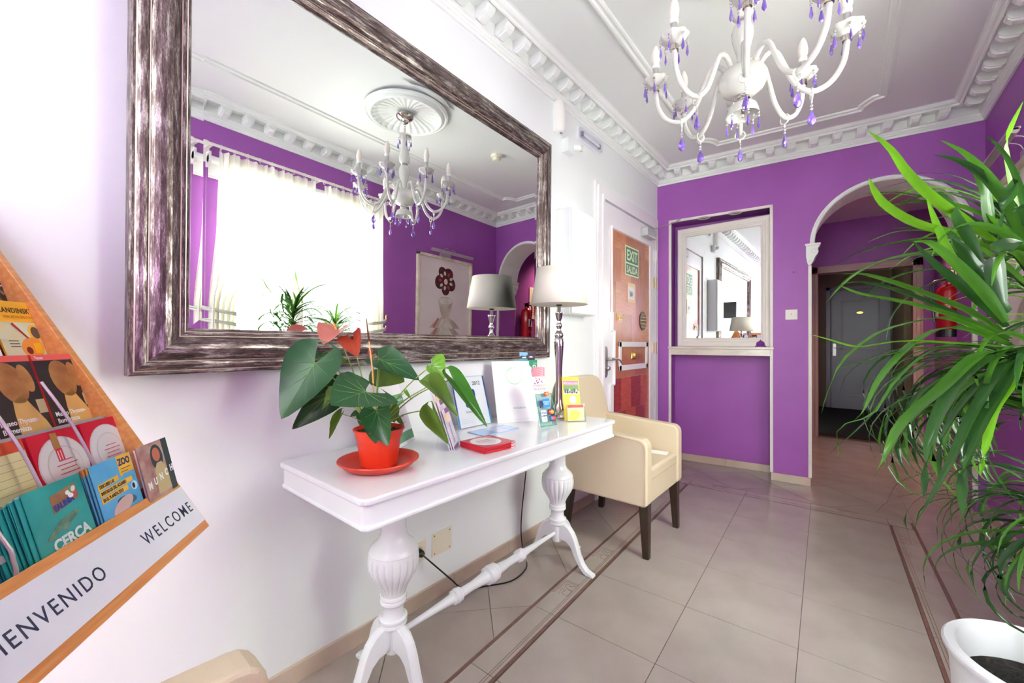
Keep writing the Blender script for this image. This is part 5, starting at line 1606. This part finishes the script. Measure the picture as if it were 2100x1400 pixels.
def d_zoo_front(t, w, h):
    d_zoo(t, w, h) if False else None
    OY = P((240, 186, 60))
    patch(t, [(w * .62, h - .042), (w * .70, h - .036), (w * .98, h - .036), (w * .98, h), (w * .62, h)], .0002, OY, 'yellow_flash')
    text(t, 'ZOO', .018, w * .64, h - .019, .0006, P((40, 50, 110)), bold=.0008, sx=.8)
    for k in range(2): patch(t, rect(w * .66, h - .027 - .006 * k, w * .92 - .01 * k, h - .0255 - .006 * k), .0005, P((110, 90, 50)))
    for k, (s, wd) in enumerate((('DESCUBRE LAS', .5), ('INVITADOS DEL ACUARIO', .82), ('EN EL PLANETA ZOO', .66))):
        y = h - .046 - .0125 * k
        patch(t, [(w * .06, y - .002), (w * (.06 + wd), y + .003), (w * (.06 + wd), y + .0125), (w * .06, y + .0085)], .0002, OY, 'yellow_flash')
        text(t, s, .0085, w * .09, y + .0008, .0006, P((70, 60, 40)), bold=.0004, sx=.66, rot=R(3))
    patch(t, ell(w * .50, h - .092, .030, .013, 18, .3), .0002, P((206, 176, 170)), 'whale_print')
    patch(t, ell(w * .62, h - .086, .026, .009, 16, -.2), .0001, P((60, 96, 110)), 'whale_print')
    patch(t, ell(w * .88, h - .066, .009, .009, 10, .3), .0002, P((200, 226, 236)), 'fish_print')
    patch(t, ell(w * .86, h - .066, .004, .006, 8), .0004, P((40, 50, 70)), 'fish_print')
for k in range(14):
    f = (k == 0)
    lab = 'foremost blue leaflet with a whale and yellow captions' if f else 'blue leaflet with an orange top edge in the bundle behind the whale leaflet'
    leaflet('whale_leaflet', lab, -.2225 + rl.uniform(-.002, .002) - (0 if f else .001 * k), .108, TIERS[0], -.034 - .0032 * k, .212, 17 - .2 * k + rl.uniform(-.3, .3), BLUE if f else P((90, 160, 190)), None if f else 'bundle of blue leaflets with orange edges', d_zoo_front if f else d_zoo)
def d_munch(t, w, h):
    MG = M('exhibition_mottled', (150, 92, 88), .4, rgb2=(200, 176, 160), nscale=22)
    patch(t, rect(0, .0, w * .8, h), 0, MG)
    patch(t, rect(w * .8, 0, w, h), 0, P((38, 56, 56)))
    patch(t, ell(w * .55, h - .034, .021, .028, 16), .0002, P((48, 66, 66)), 'figure_print')
    patch(t, [(w * .34, h - .11), (w * .40, h - .058), (w * .5, h - .046), (w * .66, h - .046), (w * .76, h - .06), (w * .8, h - .11)], .0003, P((196, 180, 130)), 'figure_print')
    patch(t, ell(w * .54, h - .028, .013, .015, 14), .0005, P((190, 110, 84)), 'figure_print')
    for k, c_ in enumerate('MUNCH'):
        text(t, c_, .020, w * (.07 + .2 * k), h - .092 + .004 * k, .0008, PAPER, bold=.0010, sx=.8)
for k in range(2):
    leaflet('exhibition_leaflet', ('leaflet with a dark-haired figure and large white MUNCH letters in the right corner pocket', 'plain white-edged copy behind the MUNCH leaflet')[k], -.107 + .002 * k, .104, TIERS[0], -.03 - .004 * k, .213 - .003 * k, 18, P((150, 110, 104)) if k == 0 else PAPER, None, d_munch if k == 0 else None, th=.0025)
# second tier: booklets with plates
def d_plate(fork):
    def f_(t, w, h):
        patch(t, ell(w * .52, h - .068, .054, .056, 36), 0, P((206, 202, 204)), 'plate_print')
        patch(t, ell(w * .52, h - .068, .0515, .0535, 36), .0003, P((224, 220, 222)), 'plate_print')
        patch(t, ell(w * .52, h - .070, .038, .040, 32), .0006, P((202, 198, 200)), 'plate_print')
        patch(t, ell(w * .52, h - .071, .0365, .038, 32), .0009, P((220, 216, 218)), 'plate_print')
        RDD = P((196, 60, 80))
        for k, (wd, yy) in enumerate(((.03, .058), (.046, .066), (.036, .074), (.044, .082))): patch(t, rect(w * .55 - wd / 2, h - yy, w * .55 + wd / 2, h - yy + .0016), .0013, RDD)
        text(t, 'Mahou', .009, w * .58, h - .096, .0014, RDD, align='CENTER', bold=.0003)
        if fork:
            patch(t, rect(w * .40, h - .034, w * .53, h - .004), .0012, M('bottle_brown', (176, 126, 70), .4))
            patch(t, rect(w * .41, h - .058, w * .54, h - .034), .0012, P((206, 40, 60)))
            for j_ in range(2): patch(t, rect(w * .43 + .006 * j_, h - .056, w * .45 + .006 * j_, h - .038), .0014, P((236, 200, 200)))
    return f_
REDC = P((200, 20, 50), .3)
def d_list(t, w, h):
    patch(t, rect(0, h - .02, w, h), 0, P((206, 76, 44)))
    for k in range(9): patch(t, rect(.0, h - .035 - .012 * k, w, h - .0345 - .012 * k), .0002, P((120, 100, 70)))
for k, (x0, dr_, col, lab) in enumerate(((-.109, d_plate(False), REDC, 'red booklet with a white plate in the second row, nearest the wall'), (-.226, d_plate(True), REDC, 'red booklet with a plate and bottle neck in the second row, centre'), (-.343, d_list, P((226, 214, 160)), 'cream lined leaflet in the second row at the left edge'), (-.46, d_plate(False), REDC, 'red plate booklet, fourth from the wall in the second row'))):
    leaflet('city_booklet', lab, x0, .11, TIERS[1] - .012, -.058, .174, 14, col, None, dr_, th=.006)
# third tier: art museum guides
def d_museum(t, w, h):
    DB = M('museum_dark_print', (58, 42, 36), .4, rgb2=(34, 30, 36), nscale=8)
    GB = M('museum_gold_print', (186, 132, 74), .4, rgb2=(150, 92, 48), nscale=24)
    patch(t, rect(0, .0, w, h - .012), 0, DB)
    patch(t, rect(0, h - .012, w, h), 0, P((232, 96, 88)))
    text(t, 'Thyssen', .0085, .006, h - .009, .0004, PAPER, sx=.7)
    patch(t, ell(w * .52, h - .052, .028, .04, 18, .25), .0003, GB, 'gold_print')
    patch(t, ell(w * .80, h - .045, .013, .028, 14, .2), .0004, GB, 'gold_print')
    patch(t, [(w * .42, h - .085), (w * .62, h - .075), (w * .9, h - .13), (w * 1.0, h - .16), (w * .35, h - .16), (w * .38, h - .11)], .0003, M('museum_sand_print', (222, 178, 106), .4, rgb2=(204, 152, 84), nscale=9), 'gold_print')
    patch(t, rect(w * .83, h - .115, w, h - .088), .0005, P((190, 168, 130)))
    text(t, 'Museo Thyssen-', .0135, w * .06, h - .128, .0008, PAPER, bold=.0002, sx=.85)
    text(t, 'Bornemisza', .0135, w * .06, h - .142, .0008, PAPER, bold=.0002, sx=.85)
for k in range(2):
    for q_ in range(3):
        leaflet('museum_guide', (('museum guide with golden-brown cover nearest the wall in the third row', 'museum guide with golden-brown cover, second from the wall in the third row')[k] if q_ == 0 else ('spare museum guide tucked behind the one nearest the wall', 'spare museum guide tucked behind the second one from the wall')[k]), -.107 - .113 * k - .001 * q_, .107, TIERS[2] - .008, -.052 - .007 * q_, .163 + .0035 * q_, 14, P((214, 70, 66)), None if q_ == 0 else ('spare museum guides nearest the wall', 'spare museum guides second from the wall')[k], d_museum if q_ == 0 else None, th=.004)
for k, (c, lab) in enumerate((((196, 36, 40), 'plain red guide, third from the wall in the third row'), ((60, 90, 150), 'blue guide, fourth from the wall in the third row'))):
    leaflet('museum_guide', lab, -.335 - .113 * k, .107, TIERS[2] - .008, -.052, .163, 14, P(c), None, None, th=.005)
# fourth and fifth tiers
def d_abstract(t, w, h):
    patch(t, rect(0, 0, w, h - .045), 0, M('pastel_print', (206, 222, 200), .4, rgb2=(226, 206, 150), nscale=14))
    text(t, 'KANDINSKY', .0155, w * .54, h - .025, .0006, P((70, 50, 40)), align='CENTER', bold=.0002, sx=.84, space=1.1)
    text(t, 'UNA RETROSPECTIVA', .0075, w * .56, h - .036, .0006, P((200, 130, 40)), align='CENTER', sx=.9)
    patch(t, ell(w * .78, h - .067, .015, .018, 18), .0003, P((236, 180, 60)), 'disc_print')
    patch(t, ell(w * .78, h - .067, .010, .013, 18), .0006, P((100, 86, 80)), 'disc_print')
    patch(t, [(w * .32, h - .05), (w * .36, h - .046), (w * .58, h - .078), (w * .56, h - .08)], .0009, P((180, 30, 40)), 'wedge_print')
    patch(t, ell(w * .6, h - .10, .026, .022, 16, .4), .0004, P((232, 150, 60)), 'disc_print')
    patch(t, ell(w * .5, h - .106, .007, .008, 12), .0008, P((130, 30, 40)), 'disc_print')
    patch(t, rect(w * .62, h - .112, w * .8, h - .09), .0008, P((240, 180, 40)), 'block_print')
    for k in range(3): patch(t, rect(w * .14, h - .086 - .006 * k, w * .34, h - .0845 - .006 * k), .0007, P((60, 60, 70)))
def d_white(t, w, h):
    for k in range(6): patch(t, rect(.012, h - .05 - .014 * k, w - .015, h - .048 - .014 * k), 0, P((170, 176, 190)))
def d_theatre(t, w, h):
    patch(t, rect(0, 0, w, h), 0, M('theatre_print', (92, 34, 40), .35, rgb2=(60, 28, 52), nscale=5))
    patch(t, rect(0, 0, w, .07), .0001, M('crowd_print', (52, 40, 36), .4, rgb2=(206, 180, 140), nscale=60, thr=(.5, .8)))
    for k in range(3): patch(t, [(0, h - .03 - .03 * k), (w, h - .05 - .022 * k), (w, h - .047 - .022 * k), (0, h - .026 - .03 * k)], .0003, P((222, 196, 200)))
    patch(t, [(0, .075), (w * .5, .078), (w, .092), (w, .098), (w * .5, .085), (0, .083)], .0003, P((196, 160, 190)))
    text(t, 'MUSICAL', .016, w * .62, h - .052, .0006, PAPER, align='RIGHT', bold=.0007, sx=.8)
    text(t, 'TEATRE', .012, w * .62, h - .066, .0006, PAPER, align='RIGHT', bold=.0007, sx=.8)
    patch(t, ell(w * .9, h - .012, .007, .007, 14), .0005, P((226, 226, 232)))
for k, (c, dr_, lab) in enumerate((((240, 176, 48), d_abstract, 'yellow-headed leaflet with coloured shapes in the fourth row nearest the wall'), ((244, 244, 246), d_white, 'white leaflet in the fourth row, second from the wall'), ((70, 130, 190), None, 'blue leaflet in the fourth row, third from the wall'), ((200, 80, 60), None, 'orange-red leaflet in the fourth row, fourth from the wall'))):
    leaflet('event_leaflet', lab, -.103 - .113 * k, .104, TIERS[3] - .008, -.052, .152, 12, P(c), None, dr_, th=.003)
for k, (c, dr_, lab) in enumerate((((92, 34, 40), d_theatre, 'dark red theatre leaflet in the top row nearest the wall'), ((240, 240, 240), None, 'white leaflet in the top row, second from the wall'), ((60, 60, 120), None, 'navy leaflet in the top row, third from the wall'), ((226, 140, 50), None, 'orange leaflet in the top row, fourth from the wall'))):
    leaflet('theatre_leaflet', lab, -.098 - .113 * k, .106, TIERS[4] - .008, -.05, .152, 13, P(c), None, dr_, th=.003)

# ================================================================== DRAGON PLANTS at the window
def strap(parent, pts, w, mat, off, roll=0, name='leaf', n=14, fold=.28):
    q = bez([Vector(p) - off for p in pts], n)
    vs, fs = [], []
    for i, p in enumerate(q):
        t = i / n
        d = (q[min(i + 1, n)] - q[max(i - 1, 0)]).normalized()
        s = d.cross(Vector((0, 0, 1)))
        s = s.normalized() if s.length > .05 else Vector((1, 0, 0))
        s = (Matrix.Rotation(roll * (1 - .3 * t), 3, d) @ s)
        u_ = s.cross(d)
        ww = w * (.55 + .45 * min(1, t * 5)) * (1 - t ** 2.4) ** .8 + .0003
        for k in (-1, -.5, 0, .5, 1): vs.append(p + s * ww * k + u_ * ww * fold * abs(k))
    for i in range(n):
        for k in range(4): fs.append((i * 5 + k, i * 5 + k + 1, (i + 1) * 5 + k + 1, (i + 1) * 5 + k))
    return B().add(vs, fs).obj(name, mat, parent, smooth=True)
rp = random.Random(21)
def arc_leaf(parent, c, az, el, L, w, droop, mat, off):
    """leaf leaving c at azimuth az, elevation el, length L, drooping"""
    pts = []
    p = Vector(c)
    e = el
    n = 6
    for i in range(n + 1):
        pts.append(p.copy())
        p = p + Vector((math.cos(az) * math.cos(e), math.sin(az) * math.cos(e), math.sin(e))) * (L / n)
        e -= droop / n * (1 + i * .35)
        az += rp.uniform(-.05, .05)
    # keep clear of the right wall
    for q in pts:
        if q.x > WX - .03: q.x = WX - .03
    return strap(parent, pts, w, mat, off, roll=rp.uniform(-.5, .5))
def planter(name, label, x, y, r_, h):
    t = thing(name, label, 'plant', (x, y, 0))
    k = r_ / .19
    B().lathe([(0, .0), (r_ * .68, 0), (r_ * .70, .006), (r_ * .86, h * .6), (r_ * .93, h * .93), (r_ * .97, h * .97), (r_, h * .985), (r_ * 1.0, h), (r_ * .975, h + .004), (r_ * .87, h + .003), (r_ * .845, h - .006), (r_ * .82, h * .8), (0, h * .8)], 64).obj('planter_pot', POTW, t, smooth=True)
    soil(r_ * .83, h * .86, ASOIL, t, n=22, amp=.007, seed=4)
    return t
PX, PY = 1.768, 1.345
pA = planter('dragon_plant', 'tall dragon plant with long arching leaves in a white planter at the right edge', PX, PY, .160, .485)
oA = Vector((PX, PY, 0))
hA = Vector((1.742, 1.34, 1.31))        # upper head
hA2 = Vector((1.742, 1.335, 1.10))       # lower head
hA3 = Vector((1.80, 1.36, .78))          # small low shoot
B().tube(bez([Vector((0, 0, .41)), Vector((.01, 0, .8)), hA2 - oA, hA - oA + Vector((0, 0, .05))], 20), [.017 - .0003 * i for i in range(21)], 10).obj('cane', TRUNK, pA, smooth=True)
B().tube(bez([Vector((.05, .03, .41)), Vector((.045, .025, .6)), hA3 - oA], 10), .011, 8).obj('cane', TRUNK, pA, smooth=True)
def dep(u, v, d): return at(u, v, d)
TR = [  # traced leaves: pixel polylines with depths, half width, material, roll
 ([(2045, 500, .87), (1975, 452, .84), (1905, 400, .80), (1858, 352, .78), (1825, 305, .77), (1780, 268, .76)], .0125, DRA3, .3),
 ([(2050, 515, .88), (1960, 482, .84), (1880, 460, .8), (1820, 425, .78), (1795, 395, .77), (1782, 365, .76)], .0125, DRA3, .35),
 ([(2050, 530, .88), (1950, 523, .84), (1870, 524, .8), (1800, 540, .78), (1740, 575, .77), (1691, 624, .78)], .013, DRA, .2),
 ([(2040, 480, .88), (2030, 420, .87), (2022, 380, .86), (1992, 340, .85)], .021, DRA, 1.35),
 ([(2050, 500, .85), (2062, 430, .83), (2080, 380, .82), (2096, 345, .81)], .020, DRA2, 1.2),
 ([(2095, 460, .9), (2072, 350, .88), (2068, 280, .87), (2098, 208, .86)], .0095, DRA3, 1.3),
 ([(2060, 470, .9), (2045, 420, .9), (2015, 358, .89)], .012, DRA3, 1.2),
 ([(2020, 560, .86), (1990, 490, .83), (1965, 455, .82), (1940, 410, .83), (1903, 398, .84), (1868, 412, .85)], .012, DRA2, .6),
 ([(2010, 560, .84), (1960, 540, .82), (1925, 470, .81), (1900, 404, .8)], .0105, DRA3, .7),
 ([(2030, 560, .85), (1985, 540, .84), (1965, 515, .83), (1950, 480, .83), (1905, 468, .84), (1830, 468, .84)], .010, DRA2, .4),
 ([(2035, 575, .84), (2000, 545, .82), (1975, 510, .80), (1952, 488, .79)], .014, DRA2, .9),
 ([(2060, 620, .82), (2045, 530, .78), (2070, 500, .77), (2098, 495, .77)], .026, DRA2, 1.0),
 ([(2070, 640, .85), (2035, 590, .82), (2030, 550, .82), (2060, 530, .83), (2080, 535, .83)], .016, DRA2, .9),
 ([(2065, 660, .84), (2020, 600, .8), (1960, 540, .78), (1910, 500, .78), (1872, 495, .79)], .013, DRA, .6),
 ([(2065, 670, .86), (2000, 610, .83), (1940, 560, .8), (1905, 530, .79), (1870, 492, .79)], .011, DRA2, .5),
 ([(2068, 690, .88), (1990, 640, .85), (1890, 600, .82), (1800, 570, .8), (1760, 562, .8), (1722, 562, .8)], .0105, DRA, .2),
 ([(2068, 700, .88), (1980, 655, .85), (1880, 610, .82), (1790, 582, .8), (1740, 580, .8), (1714, 588, .8)], .009, DRA2, .2),
 ([(2070, 695, .87), (1960, 650, .83), (1850, 620, .79), (1770, 605, .77), (1720, 585, .76)], .012, DRA, .1),
 ([(2070, 705, .86), (1950, 655, .82), (1880, 660, .8), (1800, 685, .78), (1730, 740, .78), (1700, 800, .79), (1685, 847, .8)], .0105, DRA, .1),
 ([(2075, 710, .86), (1960, 672, .82), (1880, 700, .79), (1810, 770, .77), (1775, 838, .77), (1752, 862, .78)], .013, DRA, .15),
 ([(2070, 712, .85), (1960, 705, .81), (1850, 700, .78), (1760, 712, .76), (1700, 697, .76), (1661, 685, .76)], .0105, DRA3, .1),
 ([(2070, 716, .85), (1960, 712, .82), (1860, 720, .79), (1760, 745, .77), (1712, 760, .77)], .009, DRA, .2),
 ([(2080, 720, .84), (2010, 728, .78), (1930, 800, .74), (1850, 870, .72), (1815, 940, .72), (1790, 982, .73)], .017, DRA, .1),
 ([(2082, 725, .84), (2030, 735, .78), (1960, 790, .75), (1915, 880, .74), (1900, 960, .74), (1893, 1022, .75)], .018, DRA2, .1),
 ([(2084, 730, .84), (2050, 760, .79), (1990, 860, .76), (1950, 950, .75), (1905, 1030, .75), (1870, 1085, .76)], .014, DRA2, .3),
 ([(2086, 735, .83), (2060, 790, .79), (2010, 880, .77), (1978, 960, .76), (1972, 1020, .77), (1974, 1060, .78)], .016, DRA2, .3),
 ([(2092, 750, .82), (2070, 800, .79), (2040, 850, .78), (2020, 930, .77), (2010, 975, .78)], .0135, DRA3, .4),
 ([(2075, 722, .86), (2000, 735, .83), (1960, 760, .81), (1900, 820, .8), (1860, 870, .8), (1835, 930, .81)], .010, DRA2, .2),
 ([(2075, 715, .87), (1990, 700, .84), (1900, 725, .81), (1830, 790, .8), (1790, 850, .8), (1720, 878, .8), (1722, 940, .81)], .0055, DRA, .1),
 ([(2075, 718, .87), (1990, 712, .85), (1900, 745, .83), (1830, 800, .82), (1770, 870, .81), (1700, 930, .81)], .0055, DRA2, .1),
 ([(2080, 740, .83), (2020, 780, .8), (1960, 850, .78), (1930, 910, .78), (1925, 990, .79)], .011, DRA2, .3),
 ([(2088, 860, .9), (2050, 870, .86), (2020, 905, .84), (2030, 950, .83), (2060, 1000, .83), (2095, 1040, .84)], .007, DRA2, .3),
]
for pts, w, mt, rl_ in TR:
    strap(pA, [dep(*p) for p in pts], w * .80, mt, oA, rl_)
for k in range(96):
    c = hA if k % 5 < 3 else hA2
    az = rp.uniform(0, 2 * PI)
    el = rp.uniform(.3, 1.3) if c is hA else rp.uniform(-.35, .6)
    L = rp.uniform(.28, .42)
    if math.cos(az - R(-60)) > .55: L *= .62      # shorter towards the camera
    arc_leaf(pA, c + Vector((0, 0, rp.uniform(-.06, .05))), az, el, L, rp.uniform(.006, .0105) if c is hA else rp.uniform(.006, .012), rp.uniform(.5, 1.3) if c is hA else rp.uniform(.9, 2.0), rp.choice((DRA, DRA2, DRA, DRA2, DRA2)), oA)
for k in range(66):        # finer leaves hanging left of the stem
    az = R(rp.uniform(95, 235))
    arc_leaf(pA, hA2 + Vector((0, 0, rp.uniform(-.1, .02))), az, rp.uniform(-.1, .5), rp.uniform(.30, .48), rp.uniform(.0035, .008), rp.uniform(1.6, 2.5), rp.choice((DRA, DRA2)), oA)
for k in range(84):        # low shoot
    az = R(rp.uniform(60, 300))
    arc_leaf(pA, hA3 + Vector((0, 0, rp.uniform(-.10, .06))), az, rp.uniform(-.2, .9), rp.uniform(.2, .40), rp.uniform(.003, .008), rp.uniform(1.0, 2.4), rp.choice((DRA2, DRA2, DRA)), oA)
PX2, PY2 = 2.0, 1.72
pB = planter('dragon_plant', 'second dragon plant by the far window curtain, seen in the big mirror', PX2, PY2, .12, .36)
oB = Vector((PX2, PY2, 0))
hB = Vector((1.90, 1.76, 1.27))
B().tube(bez([Vector((0, 0, .30)), Vector((-.01, 0, .8)), hB - oB], 14), .014, 10).obj('cane', TRUNK, pB, smooth=True)
for k in range(60):
    az = rp.uniform(0, 2 * PI)
    arc_leaf(pB, hB + Vector((0, 0, rp.uniform(-.08, .03))), az, rp.uniform(.1, 1.35), rp.uniform(.22, .36), rp.uniform(.007, .012), rp.uniform(.5, 1.4), rp.choice((DRA, DRA2, DRA3)), oB)

# television seen only by way of both mirrors
t = thing('television', 'black flat television high on the white wall behind the camera, seen in the niche mirror', 'television', (1.085, YN, 1.76))
B().box((-.225, .03, 0), (.225, .07, .44)).obj('screen_bezel', M('television_grey', (206, 208, 210), .4), t, bevel=.004)
B().box((-.195, .07, .035), (.195, .073, .405)).obj('screen', M('television_screen', (8, 8, 10), .25), t)
B().box((-.06, .001, .14), (.06, .03, .30)).obj('wall_bracket', DARKM, t)

# lettering as plain meshes
dg = bpy.context.evaluated_depsgraph_get()
for o in [o for o in sc.objects if o.type == 'FONT']:
    me = bpy.data.meshes.new_from_object(o.evaluated_get(dg))
    q = bpy.data.objects.new('lettering', me)
    COL.objects.link(q)
    q.parent = o.parent
    q.location, q.rotation_euler, q.scale = o.location, o.rotation_euler, o.scale
    bpy.data.objects.remove(o)
